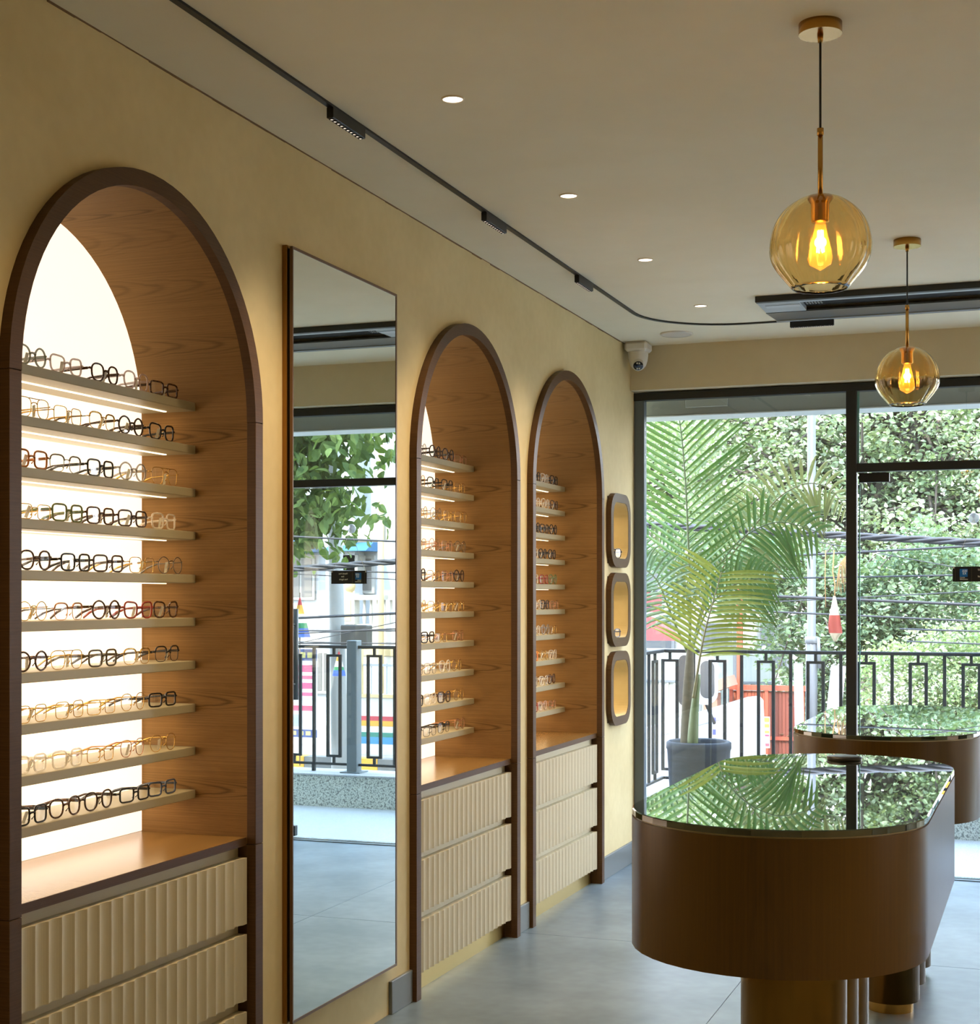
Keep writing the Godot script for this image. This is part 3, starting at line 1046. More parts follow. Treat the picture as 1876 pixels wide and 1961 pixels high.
func frame_mat(c: String) -> Material:
	if frame_mats.is_empty():
		frame_mats.gold = solid(c8(214, 172, 92), 0.25, 1.0)
		frame_mats.silver = solid(c8(120, 112, 100), 0.3, 1.0)
		frame_mats.rose = solid(c8(200, 140, 104), 0.28, 1.0)
		frame_mats.black = solid(c8(24, 22, 20), 0.18)
		frame_mats.brown = solid(c8(66, 46, 34), 0.2)
		frame_mats.olive = solid(c8(82, 70, 44), 0.2)
		frame_mats.grey = pane(c8(150, 140, 126), 0.6)
		frame_mats.blue = solid(c8(70, 80, 100), 0.25)
		frame_mats.green = solid(c8(104, 116, 66), 0.25)
		frame_mats.red = solid(c8(150, 52, 34), 0.2)
		frame_mats.orange = solid(c8(214, 116, 30), 0.25)
		frame_mats.amber = solid(c8(170, 100, 26), 0.22)
		frame_mats.sage = pane(c8(150, 156, 124), 0.72)
		frame_mats.pink = pane(c8(214, 180, 160), 0.6)
		frame_mats.clear = pane(c8(236, 226, 206), 0.4)
		var t := textured(speckled(128, 77, [c8(30, 18, 10), c8(52, 30, 14), c8(120, 72, 24), c8(40, 24, 12)], 0.06), Vector3.ONE * 0.06, 0.2)
		t.uv1_world_triplanar = false
		frame_mats.tortoise = t
	return frame_mats[c]

func lens_line(shape: String, side: float, n := 30) -> Array:
	var p: Array = RIMS[shape]
	var out := []
	for i in n:
		var w := TAU * i / n
		var x: float = signf(cos(w)) * pow(absf(cos(w)), 2.0 / p[2]) * p[0]
		var y: float = signf(sin(w)) * pow(absf(sin(w)), 2.0 / p[2]) * p[1]
		x *= 1.0 - p[3] * (0.5 - y / (2.0 * p[1]))
		y += p[4] * maxf(0.0, x / p[0]) * maxf(0.0, y / p[1])
		x = side * (x + 0.0095 + p[0])
		out.append(Vector3(x, y + p[1], -x * x * 1.3))
	return out

func frame_shape(shape: String, metal: bool) -> Dictionary:
	var key := shape + str(metal)
	if frame_cache.has(key): return frame_cache[key]
	var p: Array = RIMS[shape]
	var r := 0.0011 if metal else 0.0025
	var lift := Vector3(0, r, 0)
	var brow := shape == "brow"
	var f := MB.new(true)
	var half: float = 0.0095 + 2.0 * p[0]
	var hy: float = p[1] * 1.45
	for s in [-1.0, 1.0]:
		var line := []
		for v in lens_line(shape, s): line.append(v + lift)
		f.tube(line, 0.001 if brow else r, 6, true)
		if brow:
			var top := []
			for i in range(1, 15): top.append(line[i] + Vector3(0, 0.001, 0.0006))
			f.tube(top, 0.0021, 6)
		# end piece and nose pad
		var ex: float = s * half
		f.tube([Vector3(ex * 0.97, hy, -ex * ex * 1.25), Vector3(ex + s * 0.005, hy + 0.001, -0.006), Vector3(ex + s * 0.006, hy, -0.011)], [r * 1.3, r * 1.25, r], 6)
		f.tube([Vector3(s * 0.0085, p[1] * 0.95, -0.001), Vector3(s * 0.0068, p[1] * 0.6, -0.0065)], [0.0007, 0.0018], 5)
	var by: float = p[1] * (1.5 if metal else 1.35)
	f.tube([Vector3(-0.0115, by - 0.001, 0), Vector3(-0.005, by + 0.0022, 0.0008), Vector3(0.005, by + 0.0022, 0.0008), Vector3(0.0115, by - 0.001, 0)], r * 1.15, 6)
	if shape == "aviator": f.tube([Vector3(-0.02, p[1] * 2.0, -0.0004), Vector3(0.02, p[1] * 2.0, -0.0004)], r, 6)
	var lens := []
	var temple := []
	for s in [-1.0, 1.0]:
		var l := MB.new(true)
		var line := lens_line(shape, s)
		var c := Vector3.ZERO
		for v in line: c += v / line.size()
		c.z += 0.0012
		for i in line.size():
			var a: Vector3 = line[i] + lift
			var b: Vector3 = line[(i + 1) % line.size()] + lift
			if s > 0: l.t(c + lift, a, b)
			else: l.t(c + lift, b, a)
		lens.append(l.done())
		var t := MB.new(true)
		var ex: float = s * (half + 0.006)
		t.tube([Vector3(ex, hy, -0.011), Vector3(ex - s * 0.001, hy - 0.001, -0.05), Vector3(ex - s * 0.004, hy - 0.004, -0.09), Vector3(ex - s * 0.008, hy * 0.55, -0.118), Vector3(ex - s * 0.011, 0.0025, -0.14)], [r, r * 1.1, 0.0019, 0.0024, 0.002], 6, false, 1.5 if not metal else 1.2)
		temple.append(t.done())
	frame_cache[key] = {"front": f.done(), "lens": lens, "temple": temple, "half": half, "hy": hy}
	return frame_cache[key]

func one_pair(shape: String, color: String, label: String, group: String, at: Vector3, turn: float, tagged: bool) -> Node3D:
	var metal: bool = color in METALS
	var g := frame_shape(shape, metal)
	var o := thing("eyeglasses", label, "eyeglasses", at, group)
	o.rotation.y = PI / 2.0 + turn
	o.scale = Vector3.ONE * 1.08
	var m := frame_mat(color)
	inst("front_frame", g.front, m, o)
	for k in 2:
		inst("lens", g.lens[k], M.lens, o)
		inst("temple", g.temple[k], frame_mat("brown") if metal and shape == "brow" else m, o)
	if tagged:
		var b := MB.new()
		var hx: float = 0.010 * (1.0 if rng.randf() < 0.5 else -1.0)
		var x := Transform3D(Basis(Vector3.FORWARD, rng.randf_range(-0.35, 0.35)) * Basis(Vector3.RIGHT, 0.25), Vector3(hx, 0.027, -0.009))
		b.tbox(x, Vector3(-0.006, -0.024, -0.0002), Vector3(0.006, 0.006, 0.0002))
		part("price_tag", b, M.paper, o)
	return o

func spectacles():
	var nth := ["top", "second", "third", "fourth", "fifth", "sixth", "seventh", "eighth", "ninth", "bottom"]
	var from_right := ["rightmost", "second from right", "third from right", "fourth from right", "fifth from right"]
	var tone := {"pink": "pale pink", "clear": "clear", "sage": "sage green", "rose": "copper wire", "gold": "gold wire", "silver": "dark wire", "blue": "blue-grey", "tortoise": "tortoiseshell", "amber": "amber"}
	for a in 3:
		for k in 10:
			var row: PackedStringArray = PAIRS[a][k].split(", ")
			for i in row.size():
				var e := row[i].split(" ")
				var label := "%s %s glasses, %s on %s shelf of %s arch" % [tone.get(e[2], e[2]), SHAPE_WORD[e[1]], from_right[row.size() - 1 - i], nth[k], NTH[a]]
				var turn := rng.randf_range(-0.06, 0.06) * (1.0 if a == 0 else 0.5)
				one_pair(e[1], e[2], label, "spectacles in the %s arch" % NTH[a], Vector3(-0.193 + rng.randf_range(-0.004, 0.003), SHELF_TOP - SHELF_STEP * k + 0.0004, -e[0].to_float()), turn, rng.randf() < 0.7)
	one_pair("aviator", "black", "dark glasses standing in the upper small wall niche", "", Vector3(-0.0, 1.75, -8.19), -0.5, false)
	one_pair("square", "blue", "blue-grey glasses standing in the middle small wall niche", "", Vector3(-0.0, 1.3095, -8.19), -0.4, false)

# ------------------------------------------------------------------ balcony
func balcony():
	var b := MB.new()
	b.box(Vector3(-0.4, -0.2, -10.1), Vector3(6.5, -0.004, FRONT - 0.05))
	struct("floor_balcony", b, M.terrazzo)
	# granite upstand with a pale coping, turning back to the wall on the left
	var k := holder("wall_balcony")
	boxed("upstand", Vector3(-0.38, -0.3, -10.42), Vector3(6.5, 0.222, -10.1), M.granite, k)
	boxed("upstand", Vector3(-0.38, -0.3, -10.1), Vector3(-0.08, 0.222, FRONT - 0.12), M.granite, k)
	boxed("coping", Vector3(-0.39, 0.2225, -10.43), Vector3(6.5, 0.238, -10.09), M.terrazzo, k, 0.003)
	boxed("coping", Vector3(-0.39, 0.2225, -10.089), Vector3(-0.07, 0.238, FRONT - 0.12), M.terrazzo, k, 0.003)
	# shutter housing above the opening, outside
	var sh := holder("trim_3")
	boxed("shutter_box", Vector3(-0.3, 2.605, -9.02), Vector3(4.9, 2.80, -8.80), solid(c8(124, 132, 128), 0.6), sh, 0.004)
	boxed("cover_plate", Vector3(0.27, 2.645, -8.80), Vector3(0.52, 2.70, -8.785), solid(c8(150, 158, 152), 0.5), sh, 0.003)
	boxed("bottom_edge", Vector3(-0.3, 2.598, -9.02), Vector3(4.9, 2.6045, -8.795), solid(c8(200, 206, 204), 0.5), sh)
	var r := thing("balcony_railing", "dark blue-black steel railing with open rectangles round the balcony", "railing")
	var z := -10.25
	boxed("top_rail", Vector3(-0.245, 1.155, z - 0.02), Vector3(6.4, 1.178, z + 0.02), M.rail, r, 0.004)
	boxed("bottom_rail", Vector3(-0.235, 0.286, z - 0.012), Vector3(6.4, 0.304, z + 0.012), M.rail, r, 0.002)
	boxed("top_rail", Vector3(-0.245, 1.155, z + 0.02), Vector3(-0.205, 1.178, FRONT - 0.15), M.rail, r, 0.004)
	boxed("bottom_rail", Vector3(-0.235, 0.286, z + 0.012), Vector3(-0.211, 0.304, FRONT - 0.15), M.rail, r, 0.002)
	for i in 19:
		var x := -0.172 + 0.329 * i
		railing_panel(r, Vector3(x, 0, z), false)
		if i == 8:
			boxed("post", Vector3(x + 0.125, 0.238, z - 0.045), Vector3(x + 0.205, 1.215, z + 0.045), solid(c8(70, 84, 92), 0.4), r, 0.003)
			boxed("base_plate", Vector3(x + 0.085, 0.238, z - 0.075), Vector3(x + 0.245, 0.246, z + 0.075), solid(c8(70, 84, 92), 0.4), r)
		else:
			boxed("bar", Vector3(x + 0.154, 0.304, z - 0.01), Vector3(x + 0.175, 1.155, z + 0.01), M.rail, r)
		if i % 4 == 1: boxed("foot", Vector3(x + 0.155, 0.238, z - 0.012), Vector3(x + 0.179, 0.286, z + 0.012), M.rail, r)
	for i in 4:
		railing_panel(r, Vector3(-0.223, 0, z + 0.22 + 0.329 * i), true)
		boxed("bar", Vector3(-0.232, 0.304, z + 0.375 + 0.329 * i), Vector3(-0.214, 1.155, z + 0.393 + 0.329 * i), M.rail, r)
	palm()

func railing_panel(r: Node, c: Vector3, turned: bool):
	var b := MB.new()
	var t := Transform3D(Basis(Vector3.UP, PI / 2.0 if turned else 0.0), c)
	for e in [[-0.0605, -0.0395, 0.345, 1.11], [0.0395, 0.0605, 0.345, 1.11], [-0.041, 0.041, 1.092, 1.11], [-0.041, 0.041, 0.345, 0.363], [-0.009, 0.009, 1.11, 1.155], [-0.009, 0.009, 0.304, 0.345]]:
		b.tbox(t, Vector3(e[0], e[2], -0.009), Vector3(e[1], e[3], 0.009))
	part("open_rectangle", b, M.rail, r)

# ------------------------------------------------------------------ potted palm
func curve(pts: Array, n: int) -> Array:
	var c := Curve3D.new()
	for i in pts.size():
		var a: Vector3 = pts[maxi(i - 1, 0)]
		var d: Vector3 = pts[mini(i + 1, pts.size() - 1)]
		c.add_point(pts[i], -(d - a) / 6.0, (d - a) / 6.0)
	var out := []
	for i in n + 1: out.append(c.sample_baked(c.get_baked_length() * i / n, true))
	return out

# a feather frond: stalk along pts and two rows of drooping leaflets
func frond(p: Node, called: String, pts: Array, first: float, count: int, long: float, rise: float, spread: Vector3, tone: Array, droop := 0.25, stub := false):
	var f := Node3D.new()
	f.name = called
	p.add_child(f, true)
	var line := curve(pts, 40)
	var b := MB.new(true)
	var rad := []
	for i in line.size(): rad.append(lerpf(0.012, 0.003, pow(float(i) / 40.0, 0.6)))
	b.tube(line, rad, 7)
	part("stalk", b, tone[1], f)
	b = MB.new()
	for k in count:
		var s := first + (1.0 - first) * (k + 0.3) / count
		var fi := s * 40.0
		var i := clampi(int(fi), 0, 39)
		var at: Vector3 = line[i].lerp(line[i + 1], fi - i)
		var dir: Vector3 = (line[i + 1] - line[i]).normalized()
		for side in [-1.0, 1.0]:
			var out = (spread * side - dir * (spread * side).dot(dir)).normalized()
			var l := long * (1.0 if stub else sin(PI * clampf(0.2 + 0.72 * (s - first) / (1.0 - first), 0, 1))) * rng.randf_range(0.85, 1.08)
			var go = (out * cos(rise) + dir * sin(rise) + Vector3(0, 0, rng.randf_range(-0.22, 0.22))).normalized()
			var prev := at
			var n = go.cross(dir).normalized()
			var wide = n.cross(go).normalized()
			var w0 := 0.004
			for e in 5:
				var u := (e + 1) / 5.0
				var nx = at + go * l * u + Vector3(0, -droop * l * u * u, 0)
				var w1 := 0.0112 * sin(PI * clampf(0.18 + u * 0.8, 0, 1)) + 0.0006
				var fold = n * 0.005
				b.q(prev - wide * w0 + fold * 0.5, prev, nx, nx - wide * w1 + fold)
				b.q(prev, prev + wide * w0 + fold * 0.5, nx + wide * w1 + fold, nx)
				prev = nx
				w0 = w1
	tag(part("leaflets", b, tone[0], f), "", "", "", "stuff")

func leafy(c: Color, back := 0.16) -> StandardMaterial3D:
	var m := solid(c, 0.42)
	m.backlight_enabled = true
	m.backlight = Color(back * 0.7, back, back * 0.25)
	return m

func palm():
	var p := thing("potted_palm", "tall feathery palm in a dark grey tapered pot on the balcony", "palm", Vector3(0.18, 0, -9.56))
	var b := MB.new(true)
	b.lathe([Vector2(0.17, 0.585), Vector2(0.176, 0.615), Vector2(0.19, 0.622), Vector2(0.205, 0.612), Vector2(0.206, 0.575), Vector2(0.200, 0.565), Vector2(0.168, 0.0), Vector2(0.0001, 0.0)], 48)
	var clay := textured(mottled(128, 51, 0.02, 0.12, o8(44, 56, 68), o8(84, 98, 112), 0.5), Vector3(0.6, 0.09, 0.6), 0.6)
	clay.metallic_specular = 0.2
	part("pot", b, clay, p)
	b = MB.new(true)
	b.lathe([Vector2(0.0001, 0.59), Vector2(0.175, 0.582)], 32)
	part("soil", b, solid(o8(52, 40, 30), 0.95), p)
	var bark := textured(mottled(128, 53, 0.03, 0.15, o8(84, 78, 48), o8(132, 120, 92), 0.5), Vector3(0.2, 0.12, 0.2), 0.8)
	var green := solid(o8(112, 136, 74), 0.45)
	b = MB.new(true)
	b.tube(curve([Vector3(-0.075, 0.58, 0), Vector3(-0.073, 0.8, 0), Vector3(-0.062, 1.05, 0), Vector3(-0.055, 1.24, 0)], 12), [0.046, 0.045, 0.043, 0.041, 0.039, 0.038, 0.037, 0.036, 0.034, 0.031, 0.027, 0.023, 0.018], 12)
	part("trunk", b, bark, p)
	b = MB.new(true)
	b.tube(curve([Vector3(-0.03, 0.58, 0.05), Vector3(-0.012, 0.82, 0.07), Vector3(0.02, 1.05, 0.1)], 8), [0.034, 0.035, 0.034, 0.031, 0.028, 0.025, 0.022, 0.019, 0.015], 10)
	part("sheath", b, green, p)
	var rich := [leafy(o8(104, 164, 60)), green]
	var pale := [leafy(o8(124, 168, 124)), green]
	var gold := [leafy(o8(174, 188, 44)), solid(o8(146, 138, 84), 0.5)]
	var yellow := [leafy(o8(216, 216, 140)), solid(o8(170, 160, 96), 0.5)]
	# upright middle frond
	frond(p, "frond", [Vector3(-0.06, 1.2, 0), Vector3(-0.055, 1.5, 0), Vector3(-0.066, 1.85, 0.0), Vector3(-0.087, 2.35, 0.02), Vector3(-0.125, 2.75, 0.05), Vector3(-0.2, 3.2, 0.12)], 0.16, 34, 0.58, 0.62, Vector3(1, 0, 0.12), rich, 0.02)
	# leaning frond with a cut tip and yellowed ends
	frond(p, "frond", [Vector3(-0.012, 0.9, 0.1), Vector3(0.06, 1.253, 0.16), Vector3(0.129, 1.514, 0.17), Vector3(0.181, 1.692, 0.17)], 0.32, 18, 0.42, 0.42, Vector3(1, 0.06, 0.1), gold, 0.16, true)
	# fronds behind
	frond(p, "frond", [Vector3(-0.06, 1.15, -0.02), Vector3(-0.113, 1.3, 0.05), Vector3(-0.17, 1.45, 0.08), Vector3(-0.24, 1.63, 0.1), Vector3(-0.4, 1.78, 0.1)], 0.35, 16, 0.34, 0.3, Vector3(0.5, 1, 0.2), pale, 0.3)
	frond(p, "frond", [Vector3(-0.06, 1.2, -0.05), Vector3(0.04, 1.62, -0.25), Vector3(0.28, 1.99, -0.36), Vector3(0.48, 2.205, -0.36), Vector3(0.63, 2.268, -0.36), Vector3(0.78, 2.225, -0.36), Vector3(0.88, 2.08, -0.36)], 0.34, 30, 0.36, 0.25, Vector3(-0.35, 1, 0.3), yellow, 0.32)
	frond(p, "frond", [Vector3(-0.05, 1.2, -0.04), Vector3(0.02, 1.6, -0.2), Vector3(0.2, 1.9, -0.3), Vector3(0.45, 2.02, -0.34), Vector3(0.7, 1.95, -0.36)], 0.3, 24, 0.42, 0.45, Vector3(-0.2, 1, 0.4), rich, 0.35)
	frond(p, "frond", [Vector3(-0.07, 1.2, -0.03), Vector3(-0.12, 1.5, -0.2), Vector3(-0.25, 1.8, -0.3), Vector3(-0.42, 1.95, -0.3)], 0.3, 20, 0.4, 0.5, Vector3(0.6, 0.8, 0.3), pale, 0.3)
	frond(p, "frond", [Vector3(-0.05, 1.2, -0.03), Vector3(0.03, 1.45, -0.12), Vector3(0.2, 1.62, -0.2), Vector3(0.42, 1.66, -0.22)], 0.35, 18, 0.38, 0.5, Vector3(0, 1, 0.5), rich, 0.3)

# ------------------------------------------------------------------ the street
var _leaf: ArrayMesh
func leaf_mesh() -> ArrayMesh:
	if _leaf: return _leaf
	var b := MB.new()
	var c := Vector3(0, 0, 0)
	var tip := Vector3(0, 1.0, -0.12)
	var m := Vector3(0, 0.5, 0)
	var rim := [c, Vector3(0.24, 0.22, 0.06), Vector3(0.3, 0.5, 0.08), Vector3(0.19, 0.78, 0.02), tip, Vector3(-0.19, 0.78, 0.02), Vector3(-0.3, 0.5, 0.08), Vector3(-0.24, 0.22, 0.06)]
	for i in 8: b.t(rim[i], rim[(i + 1) % 8], m)
	_leaf = b.done()
	return _leaf

# crown: balls [centre, radii, twigs]; each twig carries a spray of leaves
func tree(called: String, label: String, foot: Vector3, trunk: Array, girth: float, balls: Array, size: float, per: int, a: Color, z: Color, bark: Color, hang := 0.0):
	var t := thing(called, label, "tree", foot, "trees across the street")
	var bm := textured(mottled(64, 61, 0.05, 0.2, bark.darkened(0.2), bark, 0.5), Vector3(0.4, 0.9, 0.4), 0.9)
	var b := MB.new(true)
	var line := curve(trunk, 10)
	var rad := []
	for i in 11: rad.append(lerpf(girth, girth * 0.35, i / 10.0))
	b.tube(line, rad, 9)
	part("trunk", b, bm, t)
	var mm := MultiMesh.new()
	mm.transform_format = MultiMesh.TRANSFORM_3D
	mm.use_colors = true
	mm.mesh = leaf_mesh()
	var xs := []
	var cs := []
	b = MB.new(true)
	for ball in balls:
		for k in ball[2]:
			var d := Vector3(rng.randfn(), rng.randfn(), rng.randfn()).normalized() * pow(rng.randf(), 0.4)
			var c: Vector3 = ball[0] + d * ball[1]
			if k % 9 == 0:
				var from: Vector3 = line[rng.randi_range(5, 10)]
				b.tube([from, from.lerp(c, 0.55) + Vector3(0, 0.15, 0), c], [girth * 0.16, girth * 0.1, girth * 0.04], 5)
			var shade := rng.randf()
			for n in per:
				var p := c + Vector3(rng.randfn(), rng.randfn() * 0.6, rng.randfn()) * size * 1.9
				var dir := Vector3(rng.randfn(), rng.randfn() * 0.5 - hang, rng.randfn()).normalized()
				var side := dir.cross(Vector3(rng.randfn(), rng.randfn() + 1.2, rng.randfn())).normalized()
				var s := size * rng.randf_range(0.7, 1.3)
				xs.append(Transform3D(Basis(side * s, dir * s, side.cross(dir) * s), p))
				cs.append(a.lerp(z, clampf(shade * 0.7 + rng.randf() * 0.45, 0, 1)).srgb_to_linear())
	part("branches", b, bm, t)
	mm.instance_count = xs.size()
	for i in xs.size():
		mm.set_instance_transform(i, xs[i])
		mm.set_instance_color(i, cs[i])
	var f := MultiMeshInstance3D.new()
	f.name = "foliage"
	f.multimesh = mm
	var m := solid(Color.WHITE, 0.7)
	m.metallic_specular = 0.3
	m.vertex_color_use_as_albedo = true
	m.backlight_enabled = true
	m.backlight = Color(0.9, 0.9, 0.6)
	f.material_override = m
	f.set_meta("kind", "stuff")
	t.add_child(f)

func street():
	var b := MB.new()
	b.box(Vector3(-40, STREET - 0.3, -60), Vector3(40, STREET, -10.43))
	struct("floor_street", b, textured(mottled(128, 71, 0.03, 0.2, o8(150, 148, 142), o8(178, 176, 170), 0.5), Vector3.ONE * 2.0, 0.9))
	b = MB.new()
	b.box(Vector3(-40, STREET, -60), Vector3(40, STREET + 0.1, -17.2))
	struct("floor_pavement", b, textured(mottled(128, 73, 0.03, 0.2, o8(190, 180, 166), o8(214, 204, 190), 0.5), Vector3.ONE * 2.0, 0.9))
	var kerb := holder("trim_4")
	for i in 34: boxed("kerb_stone", Vector3(-6.0 + 0.5 * i, STREET, -17.2), Vector3(-5.505 + 0.5 * i, STREET + 0.16, -17.0), solid(o8(226, 170, 50), 0.8) if i % 2 else solid(o8(120, 124, 126), 0.8), kerb)
	trees()
	overhead()
	left_side()
	facing_side()

func trees():
	var bark := o8(120, 112, 104)
	tree("broad_tree", "big pale green tree filling the view behind the grey pole", Vector3(-0.2, STREET + 0.1, -23), [Vector3(0, 0, 0), Vector3(-0.3, 2.2, 0), Vector3(0.5, 4.2, 0.3), Vector3(1.0, 5.6, 0.2)], 0.28,
		[[Vector3(0.6, 4.2, 0.2), Vector3(3.6, 2.2, 1.6), 520], [Vector3(2.2, 2.6, 0.4), Vector3(2.2, 1.8, 1.3), 260], [Vector3(-1.8, 4.4, 0), Vector3(2.0, 1.8, 1.4), 150], [Vector3(1.5, 6.6, 0), Vector3(4.0, 2.0, 1.8), 300]], 0.085, 70, o8(190, 228, 172), o8(236, 250, 224), bark)
	tree("leafy_tree", "darker green tree in the middle distance behind the railing", Vector3(-0.5, STREET, -18.6), [Vector3(0, 0, 0), Vector3(0.1, 1.4, 0), Vector3(0.2, 2.6, 0)], 0.12,
		[[Vector3(0.35, 1.9, 0), Vector3(0.95, 0.9, 0.6), 150], [Vector3(0.1, 0.9, 0.1), Vector3(0.55, 0.5, 0.4), 50], [Vector3(1.4, 2.1, 0), Vector3(0.9, 0.9, 0.5), 110], [Vector3(-0.6, 2.4, 0.0), Vector3(0.5, 0.5, 0.4), 35]], 0.07, 55, o8(124, 164, 126), o8(198, 224, 190), bark)
	tree("feathery_tree", "bright feathery branches low beyond the railing at right", Vector3(1.9, STREET, -16.4), [Vector3(0, 0, 0), Vector3(0.1, 0.8, 0), Vector3(-0.1, 1.5, 0)], 0.09,
		[[Vector3(-0.35, 1.35, 0), Vector3(1.25, 0.55, 0.5), 170], [Vector3(-0.9, 0.85, 0.2), Vector3(0.8, 0.35, 0.4), 70], [Vector3(0.6, 1.9, 0), Vector3(0.8, 0.6, 0.5), 80]], 0.05, 64, o8(184, 226, 156), o8(244, 255, 226), bark, 0.1)
	tree("street_tree", "thin pale tree behind the potted palm at the left of the window", Vector3(-5.4, STREET, -27), [Vector3(0, 0, 0), Vector3(0.2, 2.5, 0), Vector3(0.8, 5.0, 0)], 0.2,
		[[Vector3(0.9, 4.6, 0), Vector3(2.0, 1.3, 1.0), 90], [Vector3(1.9, 3.6, 0), Vector3(1.4, 1.1, 1.0), 60]], 0.17, 22, o8(150, 186, 120), o8(210, 230, 190), bark)
	tree("large_leaf_tree", "tree with big drooping dark leaves seen only in the mirror", Vector3(7.6, STREET, -14.6), [Vector3(0, 0, 0), Vector3(-0.2, 2.0, 0), Vector3(-1.2, 4.0, 0.2)], 0.16,
		[[Vector3(-1.6, 4.25, 0), Vector3(1.6, 0.75, 0.5), 150], [Vector3(-2.35, 3.2, 0), Vector3(0.35, 0.4, 0.3), 24], [Vector3(-2.15, 2.85, 0), Vector3(0.13, 0.2, 0.2), 5], [Vector3(-2.6, 4.0, 0), Vector3(0.7, 0.6, 0.5), 30], [Vector3(-1.5, 5.4, 0), Vector3(2.4, 0.9, 0.8), 120]], 0.15, 22, o8(84, 116, 66), o8(140, 172, 104), bark, 0.9)

func sag(a: Vector3, c: Vector3, drop: float, n := 14) -> Array:
	var out := []
	for i in n + 1:
		var s := float(i) / n
		out.append(a.lerp(c, s) - Vector3(0, drop * 4.0 * s * (1.0 - s), 0))
	return out

func overhead():
	var dark := solid(o8(46, 52, 66), 0.6)
	# twisted bundle: three strands round one another
	var t := thing("cable_bundle", "thick twisted power cable bundle crossing the street view", "cable")
	var core := sag(Vector3(-6.5, 2.6, -13), Vector3(9.5, 1.55, -13), 0.08, 220)
	for k in 3:
		var b := MB.new(true)
		var pts := []
		for i in core.size():
			var w := i * 0.7 + TAU * k / 3.0
			pts.append(core[i] + Vector3(0, sin(w), cos(w)) * 0.017)
		b.tube(pts, 0.0165, 6)
		part("strand", b, dark, t)
	var lines := [
		["long black telephone wire below the twisted bundle", Vector3(-6, 1.78, -13.4), Vector3(9, 1.12, -13.4), -0.03, 0.014],
		["second dark wire running just under the telephone wire", Vector3(-6, 1.62, -13.9), Vector3(9, 0.95, -13.9), -0.05, 0.009],
		["thin wire rising to the right across the trees", Vector3(-6, 1.2, -14.2), Vector3(9, 2.0, -14.2), 0.02, 0.006],
		["thin wire falling steeply from the bundle to the right", Vector3(-3, 2.7, -14.4), Vector3(7, 0.7, -14.4), 0.0, 0.005],
		["lowest thin wire crossing behind the railing", Vector3(-6, 1.0, -14.8), Vector3(9, 1.1, -14.8), 0.03, 0.006],
		["uppermost thin wire seen in the mirror", Vector3(0, 1.9, -13.6), Vector3(10, 2.5, -13.6), 0.05, 0.011],
		["thin wire in the mirror below the uppermost one", Vector3(0, 1.7, -13.3), Vector3(10, 2.1, -13.3), 0.08, 0.008],
		["slack wire in the mirror level with the flag", Vector3(1, 1.25, -14.2), Vector3(10, 1.25, -14.2), 0.06, 0.009],
		["lower slack wire in the mirror above the railing", Vector3(1, 1.12, -14.9), Vector3(10, 1.05, -14.9), 0.05, 0.008],
	]
	for l in lines:
		var b := MB.new(true)
		b.tube(sag(l[1], l[2], l[3], 24), l[4], 6)
		var o := part("wire", b, dark, self)
		tag(o, l[0], "wire", "wires over the street")
	# steel lamp pole
	var p := thing("street_pole", "slim pale grey steel pole standing in the street", "pole", Vector3(-0.05, STREET, -16))
	var b := MB.new(true)
	b.tube([Vector3(0, 0, 0), Vector3(0, 1.7, 0), Vector3(0, 1.72, 0), Vector3(0, 9, 0)], [0.062, 0.06, 0.045, 0.04], 8)
	part("shaft", b, solid(o8(112, 120, 130), 0.6), p)
	b = MB.new(true)
	b.tube([Vector3(0, 1.66, 0), Vector3(0, 1.73, 0)], 0.068, 10)
	b.tube([Vector3(0.07, 1.72, 0.02), Vector3(0.085, 1.4, 0.02)], 0.02, 6)
	part("clamp", b, solid(o8(130, 138, 146), 0.5), p)
	# cloth bag and straw hanging from the bundle
	var g := thing("hanging_bag", "torn red and white cloth bag hanging from the cable", "bag", Vector3(0.575, 0, -13))
	var straw := solid(o8(196, 156, 104), 0.9)
	b = MB.new(true)
	b.tube([Vector3(0, 1.93, 0), Vector3(-0.012, 1.75, 0), Vector3(0.008, 1.64, 0), Vector3(0.004, 1.53, 0)], 0.006, 5)
	b.tube([Vector3(-0.07, 1.93, 0), Vector3(-0.075, 1.7, 0), Vector3(-0.07, 1.45, 0)], 0.004, 5)
	part("rope", b, straw, g)
	var tones := [solid(o8(230, 216, 196), 0.85), solid(o8(206, 84, 66), 0.85), solid(o8(226, 206, 170), 0.85)]
	# limp cloth: rows of height, left and right edge, folded in depth
	var rows := [[1.545, -0.008, 0.01], [1.47, -0.024, 0.03], [1.385, -0.042, 0.047], [1.30, -0.05, 0.06], [1.235, -0.042, 0.068], [1.20, -0.02, 0.036], [1.165, -0.002, 0.016]]
	for s in 3:
		b = MB.new(true)
		for i in range([0, 2, 4][s], [2, 4, 6][s]):
			for k in 12:
				var e := []
				for v in [[i, k], [i, k + 1], [i + 1, k + 1], [i + 1, k]]:
					var w0: float = TAU * v[1] / 12.0
					var rw: Array = rows[v[0]]
					e.append(Vector3((rw[1] + rw[2]) / 2.0 + cos(w0) * (rw[2] - rw[1]) / 2.0, rw[0], sin(w0) * 0.022 + 0.012 * sin(w0 * 3.0 + v[0])))
				b.q(e[0], e[1], e[2], e[3])
		part("cloth", b, tones[s], g)
	var w := thing("straw_tassel", "frayed straw tassel hanging from the cable beside the bag", "straw", Vector3(0.68, 0, -13))
	b = MB.new(true)
